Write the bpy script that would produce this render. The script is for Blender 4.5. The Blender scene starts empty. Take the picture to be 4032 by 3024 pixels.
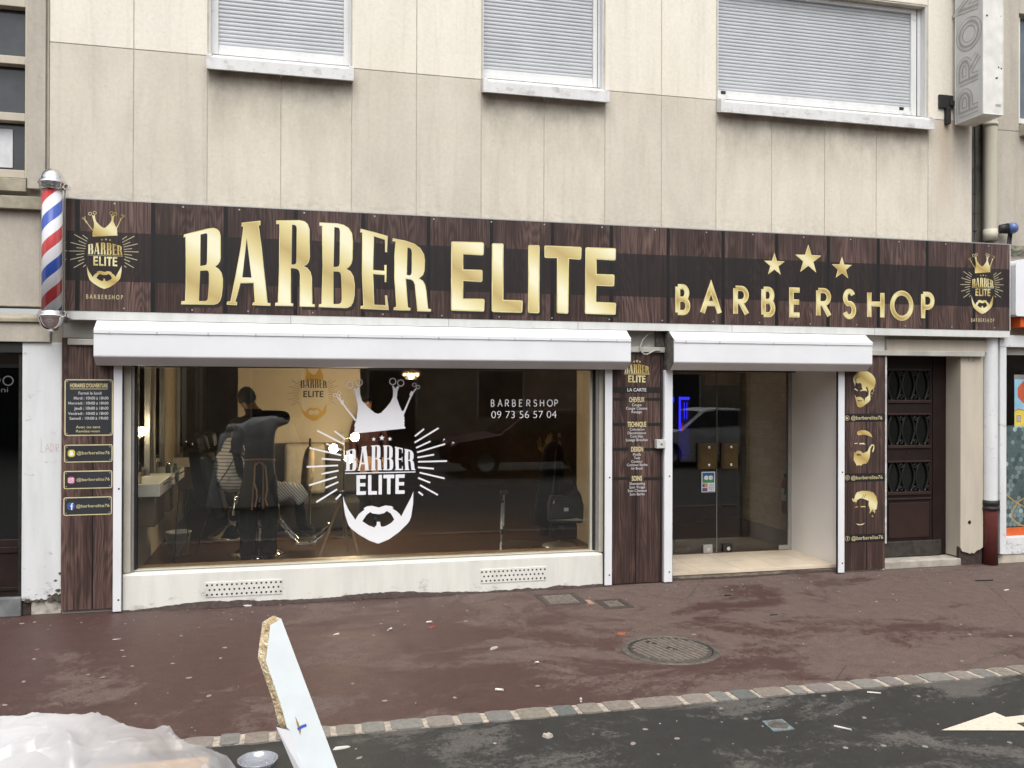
import bpy, bmesh, math, random
from mathutils import Vector, Matrix
from mathutils.geometry import tessellate_polygon
import numpy as np
random.seed(7)
R = math.radians
S = bpy.context.scene
COL = S.collection

# ------------------------------------------------------------------ camera, sky, sun, exposure
cam = bpy.data.objects.new("camera", bpy.data.cameras.new("camera"))
COL.objects.link(cam)
S.camera = cam
cam.data.sensor_width = 36.0
cam.data.lens = 30.979
cam.data.clip_start, cam.data.clip_end = 0.05, 2000
YAW, PITCH, ROLL = 0.240448, 0.003211, 0.002928
_f = Vector((math.sin(YAW) * math.cos(PITCH), math.cos(YAW) * math.cos(PITCH), math.sin(PITCH)))
_r = Vector((math.cos(YAW), -math.sin(YAW), 0))
_u = _r.cross(_f)
_r2 = _r * math.cos(ROLL) + _u * math.sin(ROLL)
_u2 = _u * math.cos(ROLL) - _r * math.sin(ROLL)
cam.matrix_world = Matrix(((_r2.x, _u2.x, -_f.x, 0.0), (_r2.y, _u2.y, -_f.y, -8.5), (_r2.z, _u2.z, -_f.z, 2.015), (0, 0, 0, 1)))

SUN_EL, SUN_AZ = R(58), R(188)          # high and behind the camera, hidden by cloud
W = bpy.data.worlds.new("World")
S.world = W
W.use_nodes = True
nt = W.node_tree
bg = nt.nodes["Background"]
sky = nt.nodes.new("ShaderNodeTexSky")
sky.sky_type = 'NISHITA'
sky.sun_disc = False
sky.sun_elevation = SUN_EL
sky.sun_rotation = SUN_AZ
sky.dust_density = 4.0
hsv = nt.nodes.new("ShaderNodeHueSaturation")
hsv.inputs['Saturation'].default_value = 0.22
nt.links.new(sky.outputs[0], hsv.inputs['Color'])
nt.links.new(hsv.outputs[0], bg.inputs[0])
bg.inputs[1].default_value = 0.13
sun = bpy.data.objects.new("sun", bpy.data.lights.new("sun", 'SUN'))
COL.objects.link(sun)
sun.data.energy = 1.1
sun.data.angle = R(50)
sun.data.color = (1.0, 0.965, 0.91)
_sd = Vector((math.sin(SUN_AZ) * math.cos(SUN_EL), math.cos(SUN_AZ) * math.cos(SUN_EL), math.sin(SUN_EL)))
sun.rotation_euler = _sd.to_track_quat('Z', 'Y').to_euler()
S.view_settings.view_transform = 'Standard'
S.view_settings.look = 'None'
S.view_settings.exposure = 0.82
S.view_settings.gamma = 1.0
S.cycles.max_bounces = 10
S.cycles.transparent_max_bounces = 16
S.cycles.caustics_reflective = False
S.cycles.caustics_refractive = False
S.cycles.sample_clamp_indirect = 6.0
try:
    S.cycles.use_denoising = True
except Exception:
    pass

# ------------------------------------------------------------------ materials
class N:
    """small wrapper round a material node tree"""
    def __init__(s, name):
        s.m = bpy.data.materials.new(name); s.m.use_nodes = True
        s.t = s.m.node_tree; s.b = s.t.nodes['Principled BSDF']; s.out = s.t.nodes['Material Output']
    def n(s, typ, **kw):
        x = s.t.nodes.new('ShaderNode' + typ)
        for k, v in kw.items():
            if k in x.bl_rna.properties: setattr(x, k, v)
        return x
    def L(s, a, b): s.t.links.new(a, b)
    def put(s, inp, v):
        if hasattr(v, 'is_linked') or isinstance(v, bpy.types.NodeSocket): s.L(v, inp)
        else: inp.default_value = v
    def math(s, op, a, b=0.0, c=None):
        x = s.n('Math', operation=op); s.put(x.inputs[0], a); s.put(x.inputs[1], b)
        if c is not None: s.put(x.inputs[2], c)
        return x.outputs[0]
    def pos(s):
        if not hasattr(s, '_p'):
            g = s.n('NewGeometry'); s._p = g.outputs['Position']
            q = s.n('SeparateXYZ'); s.L(s._p, q.inputs[0]); s._x = q.outputs
        return s._p
    def xyz(s): s.pos(); return s._x
    def vec(s, x, y, z):
        c = s.n('CombineXYZ')
        for i, v in enumerate((x, y, z)): s.put(c.inputs[i], v)
        return c.outputs[0]
    def scale(s, v, sc):
        m = s.n('Mapping'); s.L(v, m.inputs[0]); m.inputs['Scale'].default_value = sc
        return m.outputs[0]
    def noise(s, v, sc, det=4.0, rough=0.55, dist=0.0):
        x = s.n('TexNoise'); s.L(v, x.inputs['Vector']); x.inputs['Scale'].default_value = sc
        x.inputs['Detail'].default_value = det; x.inputs['Roughness'].default_value = rough; x.inputs['Distortion'].default_value = dist
        return x.outputs[0]
    def ramp(s, v, *stops, interp='LINEAR'):
        x = s.n('ValToRGB'); s.L(v, x.inputs[0]); x.color_ramp.interpolation = interp
        e = x.color_ramp.elements
        while len(e) < len(stops): e.new(0.5)
        for i, (p, c) in enumerate(stops):
            e[i].position = p
            e[i].color = (c, c, c, 1) if not isinstance(c, tuple) else c + (1,)
        return x.outputs[0]
    def mix(s, f, a, b, mode='MIX'):
        x = s.n('Mix'); x.data_type = 'RGBA'; x.blend_type = mode
        s.put(x.inputs[0], f)
        for i, v in ((6, a), (7, b)):
            if isinstance(v, tuple): v = v + (1,) if len(v) == 3 else v
            s.put(x.inputs[i], v)
        return x.outputs[2]
    def bump(s, h, strength, dist=0.01):
        x = s.n('Bump'); s.L(h, x.inputs['Height']); x.inputs['Strength'].default_value = strength; x.inputs['Distance'].default_value = dist
        s.L(x.outputs[0], s.b.inputs['Normal'])
    def set(s, color=None, rough=None, metal=None, spec=None):
        if color is not None: s.put(s.b.inputs['Base Color'], color + (1,) if isinstance(color, tuple) and len(color) == 3 else color)
        if rough is not None: s.put(s.b.inputs['Roughness'], rough)
        if metal is not None: s.b.inputs['Metallic'].default_value = metal
        if spec is not None: s.b.inputs['Specular IOR Level'].default_value = spec
        return s

def plain(name, col, rough=0.5, metal=0.0, var=0.18, sc=6.0, bump=0.0, spec=0.5):
    """a surface with soft procedural mottling"""
    k = N(name); p = k.pos()
    a = k.noise(p, sc, 5.0)
    lo = tuple(c * (1 - var) for c in col); hi = tuple(min(1, c * (1 + var)) for c in col)
    k.set(k.ramp(a, (0.3, lo), (0.7, hi)), rough, metal, spec)
    if bump: k.bump(k.noise(p, sc * 12, 3.0), bump, 0.004)
    return k.m

def emit(name, col, st):
    k = N(name); k.set((0, 0, 0), 0.5)
    k.b.inputs['Emission Color'].default_value = col + (1,); k.b.inputs['Emission Strength'].default_value = st
    return k.m

def stone(name, lo, hi, streak=0.25, stain=None, foot=None):
    k = N(name); p = k.pos(); x, y, z = k.xyz()
    a = k.noise(p, 0.9, 7, 0.62)
    b = k.noise(k.scale(p, (2.6, 2.6, 0.75)), 1.5, 6, 0.62, 0.4)
    fine = k.noise(p, 90, 3, 0.6)
    c = k.ramp(a, (0.32, lo), (0.68, hi))
    f = k.ramp(b, (0.36, 1.0 - streak), (0.58, 1.0))
    c = k.mix(1.0, c, f, 'MULTIPLY')
    c = k.mix(0.35, c, k.ramp(fine, (0.3, 0.86), (0.7, 1.0)), 'MULTIPLY')
    gr = k.noise(p, 26, 4, 0.7)
    c = k.mix(0.6, c, k.ramp(gr, (0.34, 0.86), (0.60, 1.0)), 'MULTIPLY')
    drip = k.noise(k.scale(p, (9.0, 1.0, 0.35)), 1.3, 6, 0.7)
    c = k.mix(0.38, c, k.ramp(drip, (0.30, 0.72), (0.46, 1.0)), 'MULTIPLY')
    rx = k.math('MULTIPLY', k.math('SUBTRACT', x, 7.10), 9.0)
    rz = k.n('MapRange'); k.L(z, rz.inputs[0]); rz.inputs[1].default_value = 3.7; rz.inputs[2].default_value = 4.9
    rg = k.math('MULTIPLY', k.math('POWER', 2.718, k.math('MULTIPLY', k.math('MULTIPLY', rx, rx), -1.0)), k.math('MULTIPLY', rz.outputs[0], k.math('LESS_THAN', z, 5.04)))
    c = k.mix(k.math('MULTIPLY', rg, 0.35), c, (0.42, 0.29, 0.17))
    pit = k.n('TexVoronoi'); k.L(p, pit.inputs['Vector']); pit.inputs['Scale'].default_value = 7.0
    c = k.mix(k.ramp(pit.outputs['Distance'], (0.035, 0.5), (0.06, 0.0)), c, tuple(v * 0.55 for v in lo))
    if stain:                                   # soot washed down from the sills, ragged lower edge
        z0, z1, amt = stain
        t = k.n('MapRange'); k.L(z, t.inputs[0]); t.inputs[1].default_value = z0; t.inputs[2].default_value = z1
        e = k.noise(k.scale(p, (2.4, 1.0, 1.5)), 1.5, 7, 0.68)
        g = k.math('MULTIPLY', k.math('POWER', t.outputs[0], 1.5), k.ramp(e, (0.34, 0.0), (0.64, 1.0)))
        c = k.mix(k.math('MULTIPLY', g, amt), c, (0.20, 0.18, 0.15))
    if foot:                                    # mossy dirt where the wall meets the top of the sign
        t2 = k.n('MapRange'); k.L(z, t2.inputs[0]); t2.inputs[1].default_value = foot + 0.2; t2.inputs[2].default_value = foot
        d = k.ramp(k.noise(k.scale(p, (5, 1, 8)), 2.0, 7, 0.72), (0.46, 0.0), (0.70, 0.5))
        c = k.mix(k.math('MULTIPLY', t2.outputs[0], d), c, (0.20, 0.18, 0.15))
    k.set(c, 0.85, spec=0.2); k.bump(fine, 0.12, 0.003)
    return k.m

def wood_print(name, pw, gap, band=None, dark=1.0, seed=0.0):
    """printed dark plank pattern"""
    k = N(name); x, y, z = k.xyz()
    xs = k.math('ADD', x, 40.0 + seed)
    q = k.math('DIVIDE', xs, pw)
    idv = k.math('FLOOR', q)
    w = k.n('TexWhiteNoise', noise_dimensions='1D'); k.L(idv, w.inputs['W'])
    rnd = w.outputs['Value']; off = k.math('MULTIPLY', rnd, 37.0)
    # cathedral figure: slow contour lines bent by a stretched noise
    fig = k.noise(k.vec(k.math('MULTIPLY', xs, 2.6), off, k.math('MULTIPLY', z, 0.42)), 1.0, 3, 0.45)
    rings = k.math('ABSOLUTE', k.math('SINE', k.math('ADD', k.math('MULTIPLY', fig, 95.0), k.math('MULTIPLY', xs, 20.0))))
    rings = k.math('POWER', rings, 1.8)
    msk = k.ramp(k.noise(k.vec(k.math('MULTIPLY', xs, 3.0), off, k.math('MULTIPLY', z, 0.9)), 1.0, 4, 0.6), (0.40, 0.0), (0.60, 1.0))
    fib = k.noise(k.vec(k.math('MULTIPLY', xs, 75.0), off, k.math('MULTIPLY', z, 1.4)), 1.0, 6, 0.68)
    big = k.noise(k.vec(k.math('MULTIPLY', xs, 9.0), off, k.math('MULTIPLY', z, 0.8)), 1.0, 5, 0.62)
    g = k.math('ADD', k.math('MULTIPLY', k.math('MULTIPLY', rings, msk), 0.15), k.math('ADD', k.math('MULTIPLY', fib, 0.68), k.math('MULTIPLY', big, 0.36)))
    d = dark
    c = k.ramp(g, (0.33, (0.016 * d, 0.0105 * d, 0.0095 * d)), (0.54, (0.056 * d, 0.034 * d, 0.030 * d)), (0.80, (0.185 * d, 0.113 * d, 0.096 * d)))
    tone = k.math('ADD', 0.7, k.math('MULTIPLY', rnd, 0.42))
    c = k.mix(1.0, c, k.vec(tone, tone, tone), 'MULTIPLY')
    kn = k.n('TexVoronoi'); k.L(k.vec(k.math('MULTIPLY', xs, 1.3), 0.0, k.math('MULTIPLY', z, 0.75)), kn.inputs['Vector']); kn.inputs['Scale'].default_value = 1.0
    c = k.mix(k.ramp(kn.outputs['Distance'], (0.045, 0.8), (0.085, 0.0)), c, (0.010, 0.008, 0.008))
    fr = k.math('FRACT', q)
    c = k.mix(k.math('LESS_THAN', fr, gap), c, (0.008, 0.007, 0.008))
    if band:
        b = k.math('MULTIPLY', k.math('GREATER_THAN', z, band[0]), k.math('LESS_THAN', z, band[1]))
        c = k.mix(k.math('MULTIPLY', b, 0.82), c, (0.012, 0.011, 0.0115))
    k.set(c, 0.42, spec=0.35)
    return k.m

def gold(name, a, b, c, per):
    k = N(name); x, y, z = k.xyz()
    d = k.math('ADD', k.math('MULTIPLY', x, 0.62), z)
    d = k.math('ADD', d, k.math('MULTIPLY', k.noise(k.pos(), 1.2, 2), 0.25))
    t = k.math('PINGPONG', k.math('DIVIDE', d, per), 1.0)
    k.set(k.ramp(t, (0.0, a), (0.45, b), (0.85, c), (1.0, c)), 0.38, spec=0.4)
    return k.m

def glass(name, tint=(0.93, 0.95, 0.94), gloss_add=0.0, rough=0.0):
    k = N(name); k.t.nodes.remove(k.b)
    lw = k.n('LayerWeight'); lw.inputs[0].default_value = 0.5
    f = k.math('POWER', lw.outputs['Facing'], 5.0)
    f = k.math('ADD', 0.058 + gloss_add, k.math('MULTIPLY', f, 0.9))
    tr = k.n('BsdfTransparent'); tr.inputs[0].default_value = tint + (1,)
    gl = k.n('BsdfGlossy'); gl.inputs['Roughness'].default_value = rough
    mx = k.n('MixShader'); k.L(f, mx.inputs[0]); k.L(tr.outputs[0], mx.inputs[1]); k.L(gl.outputs[0], mx.inputs[2])
    k.L(mx.outputs[0], k.out.inputs[0])
    return k.m

def white_painted(name, col, stain=0.0, zfoot=0.0, rough=0.45, thr=0.66):
    """painted surface, grimy towards ragged patches near its foot"""
    k = N(name); p = k.pos(); x, y, z = k.xyz()
    c = k.ramp(k.noise(p, 2.2, 6, 0.6), (0.3, tuple(v * 0.93 for v in col)), (0.7, col))
    if stain:
        e = k.noise(k.scale(p, (3.0, 3.0, 5.0)), 2.3, 8, 0.72)
        t = k.n('MapRange'); k.L(z, t.inputs[0]); t.inputs[1].default_value = zfoot + 0.42; t.inputs[2].default_value = zfoot
        g = k.ramp(k.math('ADD', e, k.math('MULTIPLY', k.math('POWER', t.outputs[0], 2.2), 0.20)), (thr, 0.0), (thr + 0.13, 1.0))
        c = k.mix(k.math('MULTIPLY', g, stain), c, (0.20, 0.18, 0.15))
        c = k.mix(0.5, c, k.ramp(k.noise(k.scale(p, (5, 5, 0.8)), 2, 5), (0.35, 0.82), (0.6, 1.0)), 'MULTIPLY')
    k.set(c, rough, spec=0.35)
    k.bump(k.noise(p, 40, 3), 0.05, 0.003)
    return k.m

M = {}
M['stone_cream'] = stone('cream_stone', (0.765, 0.715, 0.615), (0.81, 0.765, 0.675), 0.05)
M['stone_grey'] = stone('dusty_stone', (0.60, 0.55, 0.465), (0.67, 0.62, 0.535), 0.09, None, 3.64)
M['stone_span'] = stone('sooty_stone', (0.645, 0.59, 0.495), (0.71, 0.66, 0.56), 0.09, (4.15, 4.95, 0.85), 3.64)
M['stone_side'] = stone('side_stone', (0.46, 0.42, 0.355), (0.53, 0.49, 0.42), 0.14)
M['mortar'] = plain('mortar', (0.47, 0.43, 0.365), 0.9)
M['white_alu'] = plain('white_lacquer', (0.735, 0.75, 0.775), 0.34, 0, 0.045, 2.5)
M['white_pvc'] = white_painted('white_frame', (0.70, 0.705, 0.70), 0.45, 4.80, 0.45, 0.60)
M['shutter_grey'] = plain('grey_slats', (0.45, 0.465, 0.485), 0.45, 0, 0.07, 3.0)
M['sign_edge'] = white_painted('sign_edge_white', (0.66, 0.67, 0.65), 0.4, 2.45)
M['plinth_white'] = white_painted('plinth_paint', (0.74, 0.735, 0.68), 0.6, -0.08, 0.45, 0.64)
M['pier_white'] = white_painted('pier_paint', (0.70, 0.72, 0.73), 0.85, 0.05, 0.45, 0.60)
M['cream_paint'] = white_painted('cream_paint', (0.52, 0.47, 0.385), 0.6, 0.0, 0.7)
M['recess_white'] = white_painted('recess_paint', (0.88, 0.855, 0.815), 0.0, 0.0, 0.6)
M['grey_paint'] = plain('grey_lintel', (0.42, 0.41, 0.37), 0.7, 0, 0.2, 4)
M['beige_frame'] = plain('beige_frame', (0.47, 0.45, 0.38), 0.5, 0, 0.12, 3)
M['wood_sign'] = wood_print('printed_planks_sign', 0.615, 0.06, (2.930, 3.362))
M['wood_panel'] = wood_print('printed_planks_panel', 0.27, 0.045, None, 1.08, 0.09)
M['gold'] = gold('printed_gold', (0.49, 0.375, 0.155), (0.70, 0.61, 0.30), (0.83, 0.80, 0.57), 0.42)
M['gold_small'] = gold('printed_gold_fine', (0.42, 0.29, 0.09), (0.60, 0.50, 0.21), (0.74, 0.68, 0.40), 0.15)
M['gold_rim'] = plain('pale_gold_rim', (0.72, 0.62, 0.30), 0.35, 0, 0.2, 9)
M['gold_text'] = plain('gold_text', (0.60, 0.53, 0.30), 0.4, 0, 0.1, 12)
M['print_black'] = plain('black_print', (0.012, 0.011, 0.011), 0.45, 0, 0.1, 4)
M['print_slate'] = plain('slate_print', (0.028, 0.031, 0.036), 0.4, 0, 0.2, 3)
M['print_white'] = plain('white_print', (0.66, 0.66, 0.66), 0.45, 0, 0.05, 6)
M['vinyl'] = plain('white_vinyl', (0.80, 0.81, 0.84), 0.4, 0, 0.03, 3)
M['glass'] = glass('shop_glass')
M['glass_door'] = glass('door_glass', (0.80, 0.82, 0.80), 0.012)
M['glass_dark'] = glass('dim_glass', (0.30, 0.32, 0.33), 0.03)
M['black'] = plain('black_rubber', (0.012, 0.012, 0.012), 0.6)
M['iron'] = plain('dark_iron', (0.035, 0.033, 0.03), 0.5, 0.6, 0.3, 20)
M['cast_iron'] = plain('cast_iron', (0.115, 0.10, 0.085), 0.6, 0.25, 0.35, 25, 0.3)
M['chrome'] = plain('chrome', (0.78, 0.78, 0.79), 0.07, 1.0, 0.02, 3)
M['alu'] = plain('aluminium', (0.45, 0.45, 0.44), 0.35, 0.7, 0.08, 10)
M['door_brown'] = plain('door_brown', (0.0135, 0.0068, 0.0055), 0.55, 0, 0.3, 5, 0.05, 0.3)
M['oxblood'] = plain('oxblood_paint', (0.13, 0.032, 0.028), 0.5, 0, 0.25, 6)
M['tile'] = plain('beige_tiles', (0.66, 0.56, 0.43), 0.3, 0, 0.16, 2.5)
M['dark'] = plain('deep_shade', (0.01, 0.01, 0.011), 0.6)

def ground_mat(name, wet, dry, grit, th=0.5, rough=(0.52, 0.85)):
    k = N(name); p = k.pos(); x, y, z = k.xyz()
    big = k.noise(k.scale(p, (0.75, 1.05, 1)), 1.15, 8, 0.68, 0.5)
    sml = k.noise(p, 38, 5, 0.75)
    rag = k.noise(p, 11, 6, 0.75)
    t = k.math('ADD', k.math('MULTIPLY_ADD', k.math('SUBTRACT', big, 0.5), 1.15, 0.5), k.math('MULTIPLY', k.math('SUBTRACT', sml, 0.5), 0.40))
    t = k.math('ADD', t, k.math('MULTIPLY', k.math('SUBTRACT', rag, 0.5), 0.30))
    # the right, sheltered end has dried further
    t = k.math('ADD', t, k.math('MULTIPLY', k.math('SUBTRACT', x, 1.6), 0.022))
    f = k.ramp(t, (th - 0.04, 0.0), (th + 0.045, 1.0))
    c = k.mix(f, wet, dry)
    g = k.noise(p, 75, 4, 0.75)
    c = k.mix(0.9, c, k.ramp(g, (0.32, 0.55), (0.66, 1.25)), 'MULTIPLY')
    mid = k.noise(p, 9, 5, 0.7)
    c = k.mix(0.6, c, k.ramp(mid, (0.34, 0.72), (0.64, 1.12)), 'MULTIPLY')
    ck = k.n('TexVoronoi', feature='DISTANCE_TO_EDGE'); k.L(k.vec(k.math('ADD', x, k.math('MULTIPLY', mid, 0.5)), k.math('ADD', y, k.math('MULTIPLY', mid, 0.5)), 0.0), ck.inputs['Vector']); ck.inputs['Scale'].default_value = 0.42
    c = k.mix(k.ramp(ck.outputs['Distance'], (0.0012, 0.6), (0.004, 0.0)), c, (0.03, 0.022, 0.02))
    sp = k.n('TexVoronoi'); k.L(p, sp.inputs['Vector']); sp.inputs['Scale'].default_value = 70
    c = k.mix(k.ramp(sp.outputs['Distance'], (0.10, 0.5), (0.17, 0.0)), c, grit)
    k.set(c, k.ramp(f, (0.0, rough[0]), (1.0, rough[1])), spec=0.3)
    k.bump(g, 0.25, 0.004)
    return k.m
M['pavement'] = ground_mat('red_asphalt', (0.078, 0.043, 0.038), (0.127, 0.090, 0.078), (0.17, 0.13, 0.11), 0.52)
M['road'] = ground_mat('grey_asphalt', (0.034, 0.034, 0.032), (0.10, 0.092, 0.084), (0.10, 0.10, 0.095), 0.565)

# ------------------------------------------------------------------ geometry helpers
ORI = {}                                   # world origin of every parent

class MB:
    """collects geometry in world metres, then links it as ONE object"""
    def __init__(s): s.v = []; s.f = []; s.mi = []; s.sm = []; s.k = 0
    def raw(s, v, f, m=0, smooth=False):
        o = len(s.v); s.v += [tuple(q) for q in v]
        for q in f: s.f.append(tuple(i + o for i in q)); s.mi.append(m); s.sm.append(smooth)
        return s
    def box(s, x0, x1, y0, y1, z0, z1, m=0):
        v = [(x0, y0, z0), (x1, y0, z0), (x1, y1, z0), (x0, y1, z0), (x0, y0, z1), (x1, y0, z1), (x1, y1, z1), (x0, y1, z1)]
        return s.raw(v, [(3, 2, 1, 0), (4, 5, 6, 7), (0, 1, 5, 4), (1, 2, 6, 5), (2, 3, 7, 6), (3, 0, 4, 7)], m)
    def bbox(s, c, d, rot=None, m=0):
        """box by centre, half sizes and an optional rotation matrix"""
        v = []
        for a, b, e in ((-1, -1, -1), (1, -1, -1), (1, 1, -1), (-1, 1, -1), (-1, -1, 1), (1, -1, 1), (1, 1, 1), (-1, 1, 1)):
            q = Vector((a * d[0], b * d[1], e * d[2]))
            if rot: q = rot @ q
            v.append(q + Vector(c))
        return s.raw(v, [(3, 2, 1, 0), (4, 5, 6, 7), (0, 1, 5, 4), (1, 2, 6, 5), (2, 3, 7, 6), (3, 0, 4, 7)], m)
    def poly(s, loops, y0, y1=None, m=0, tf=None):
        """polygon with holes in the x-z plane, facing -y; y1 gives it thickness"""
        if not isinstance(loops[0][0], (tuple, list)): loops = [loops]
        flat = [q for l in loops for q in l]
        tris = tessellate_polygon([[Vector((q[0], q[1], 0)) for q in l] for l in loops])
        T = tf or (lambda x, z, y: (x, y, z))
        fr = []
        for t in tris:
            a, b, c = (flat[i] for i in t)
            ar = (b[0] - a[0]) * (c[1] - a[1]) - (c[0] - a[0]) * (b[1] - a[1])
            if abs(ar) < 1e-12: continue
            fr.append(tuple(t) if ar > 0 else tuple(t)[::-1])
        s.raw([T(q[0], q[1], y0) for q in flat], fr, m)
        if y1 is not None:
            s.raw([T(q[0], q[1], y1) for q in flat], [t[::-1] for t in fr], m)
            for l in loops:
                n = len(l)
                s.raw([T(q[0], q[1], y0) for q in l] + [T(q[0], q[1], y1) for q in l], [(i, (i + 1) % n, n + (i + 1) % n, n + i) for i in range(n)], m)
        return s
    def rect(s, r, y, m=0): return s.poly([[(r[0], r[2]), (r[1], r[2]), (r[1], r[3]), (r[0], r[3])]], y, None, m)
    def disc(s, cx, cz, r, y, m=0, n=20, rin=None, y1=None):
        c = [(cx + r * math.cos(2 * math.pi * i / n), cz + r * math.sin(2 * math.pi * i / n)) for i in range(n)]
        L = [c]
        if rin: L.append([(cx + rin * math.cos(2 * math.pi * i / n), cz + rin * math.sin(2 * math.pi * i / n)) for i in range(n)])
        return s.poly(L, y, y1, m)
    def rib(s, pts, w, y, m=0, tf=None):
        """flat ribbon along a polyline in the x-z plane"""
        n = len(pts); out = []
        closed = n > 2 and abs(pts[0][0] - pts[-1][0]) < 1e-6 and abs(pts[0][1] - pts[-1][1]) < 1e-6
        for i in range(n):
            if closed: a, b = pts[i - 1 if i else n - 2], pts[i + 1 if i < n - 1 else 1]
            else: a, b = pts[max(i - 1, 0)], pts[min(i + 1, n - 1)]
            p = Vector(pts[i])
            d1 = (p - Vector(a)); d2 = (Vector(b) - p)
            if d1.length < 1e-9: d1 = d2
            if d2.length < 1e-9: d2 = d1
            d1 = d1.normalized(); d2 = d2.normalized()
            t = (d1 + d2)
            t = t.normalized() if t.length > 1e-6 else d1
            nn = Vector((-t.y, t.x)); c = max(0.35, nn.dot(Vector((-d1.y, d1.x))))
            nn = nn * (w / 2 / c)
            out.append(((p.x + nn.x, p.y + nn.y), (p.x - nn.x, p.y - nn.y)))
        T = tf or (lambda x, z, y: (x, y, z))
        v = []
        for a, b in out: v += [T(a[0], a[1], y), T(b[0], b[1], y)]
        s.raw(v, [(2 * i, 2 * i + 1, 2 * i + 3, 2 * i + 2) for i in range(n - 1)], m)
        return s
    def tube(s, path, r, n=10, m=0, cap=True):
        P = [Vector(p) for p in path]; rr = r if isinstance(r, (list, tuple)) else [r] * len(P)
        up = None; rows = []
        for i, p in enumerate(P):
            t = (P[min(i + 1, len(P) - 1)] - P[max(i - 1, 0)]).normalized()
            if up is None:
                up = Vector((0, 0, 1)) if abs(t.z) < 0.9 else Vector((1, 0, 0))
            a = t.cross(up).normalized(); b = a.cross(t); up = b
            rows.append([p + (a * math.cos(2 * math.pi * j / n) + b * math.sin(2 * math.pi * j / n)) * rr[i] for j in range(n)])
        v = [q for row in rows for q in row]
        f = [(i * n + j, i * n + (j + 1) % n, (i + 1) * n + (j + 1) % n, (i + 1) * n + j) for i in range(len(P) - 1) for j in range(n)]
        if cap: f += [tuple(range(n)), tuple((len(P) - 1) * n + j for j in range(n))[::-1]]
        return s.raw(v, f, m, True)
    def lathe(s, c, prof, n=28, m=0):
        """profile of (radius, height) turned about a vertical axis at c=(x,y)"""
        v = []; k = len(prof)
        for j in range(n):
            a = 2 * math.pi * j / n
            for r, z in prof: v.append((c[0] + r * math.cos(a), c[1] + r * math.sin(a), z))
        f = [(j * k + i, ((j + 1) % n) * k + i, ((j + 1) % n) * k + i + 1, j * k + i + 1) for j in range(n) for i in range(k - 1)]
        return s.raw(v, f, m, True)
    def sphere(s, c, r, m=0, n=16, sq=(1, 1, 1)):
        v = []; f = []
        h = n // 2
        for i in range(h + 1):
            t = math.pi * i / h
            for j in range(n):
                a = 2 * math.pi * j / n
                v.append((c[0] + r * sq[0] * math.sin(t) * math.cos(a), c[1] + r * sq[1] * math.sin(t) * math.sin(a), c[2] + r * sq[2] * math.cos(t)))
        for i in range(h):
            for j in range(n): f.append((i * n + j, (i + 1) * n + j, (i + 1) * n + (j + 1) % n, i * n + (j + 1) % n))
        return s.raw(v, f, m, True)
    def build(s, name, mats, parent=None, bev=0.0, seg=2):
        me = bpy.data.meshes.new(name)
        o = ORI.get(parent.name, Vector((0, 0, 0))) if parent else Vector((0, 0, 0))
        me.from_pydata([(q[0] - o.x, q[1] - o.y, q[2] - o.z) for q in s.v], [], s.f)
        for mt in (mats if isinstance(mats, (list, tuple)) else [mats]): me.materials.append(M[mt] if isinstance(mt, str) else mt)
        me.polygons.foreach_set('material_index', s.mi)
        me.polygons.foreach_set('use_smooth', s.sm)
        me.update()
        ob = bpy.data.objects.new(name, me); COL.objects.link(ob)
        if parent: ob.parent = parent
        ORI[ob.name] = o
        if bev:
            b = ob.modifiers.new('bevel', 'BEVEL'); b.width = bev; b.segments = seg; b.limit_method = 'ANGLE'; b.angle_limit = R(40)
        return ob

def tag(o, label=None, cat=None, group=None, kind=None):
    for k, v in (('label', label), ('category', cat), ('group', group), ('kind', kind)):
        if v: o[k] = v
    return o

def thing(name, loc, label, cat, group=None, kind=None):
    e = bpy.data.objects.new(name, None); e.empty_display_size = 0.1
    COL.objects.link(e); e.location = loc; ORI[e.name] = Vector(loc)
    return tag(e, label, cat, group, kind)

def struct(name, mb, mats, bev=0.0):
    return tag(mb.build(name, mats, None, bev), kind='structure')

_tc = {}
def text_data(s, bold=0.0):
    if (s, bold) in _tc: return _tc[(s, bold)]
    cu = bpy.data.curves.new('t', 'FONT'); cu.body = s; cu.size = 1.0; cu.resolution_u = 4; cu.offset = bold
    ob = bpy.data.objects.new('t', cu); COL.objects.link(ob)
    bpy.context.view_layer.update()
    me = bpy.data.meshes.new_from_object(ob.evaluated_get(bpy.context.evaluated_depsgraph_get()))
    v = [(q.co.x, q.co.y) for q in me.vertices]; f = [tuple(p.vertices) for p in me.polygons]
    bpy.data.objects.remove(ob); bpy.data.curves.remove(cu); bpy.data.meshes.remove(me)
    _tc[(s, bold)] = (v, f)
    return v, f
CAP = None
def text(mb, s, r, y, m=0, bold=0.0, tf=None):
    """writing fitted to x0..x1 with cap height z0..z1"""
    global CAP
    if CAP is None: CAP = max(q[1] for q in text_data('H')[0])
    v, f = text_data(s, bold)
    x0 = min(q[0] for q in v); x1 = max(q[0] for q in v)
    sx = (r[1] - r[0]) / (x1 - x0); sz = (r[3] - r[2]) / CAP
    T = tf or (lambda x, z, y: (x, y, z))
    mb.raw([T(r[0] + (q[0] - x0) * sx, r[2] + q[1] * sz, y) for q in v], f, m)

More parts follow.
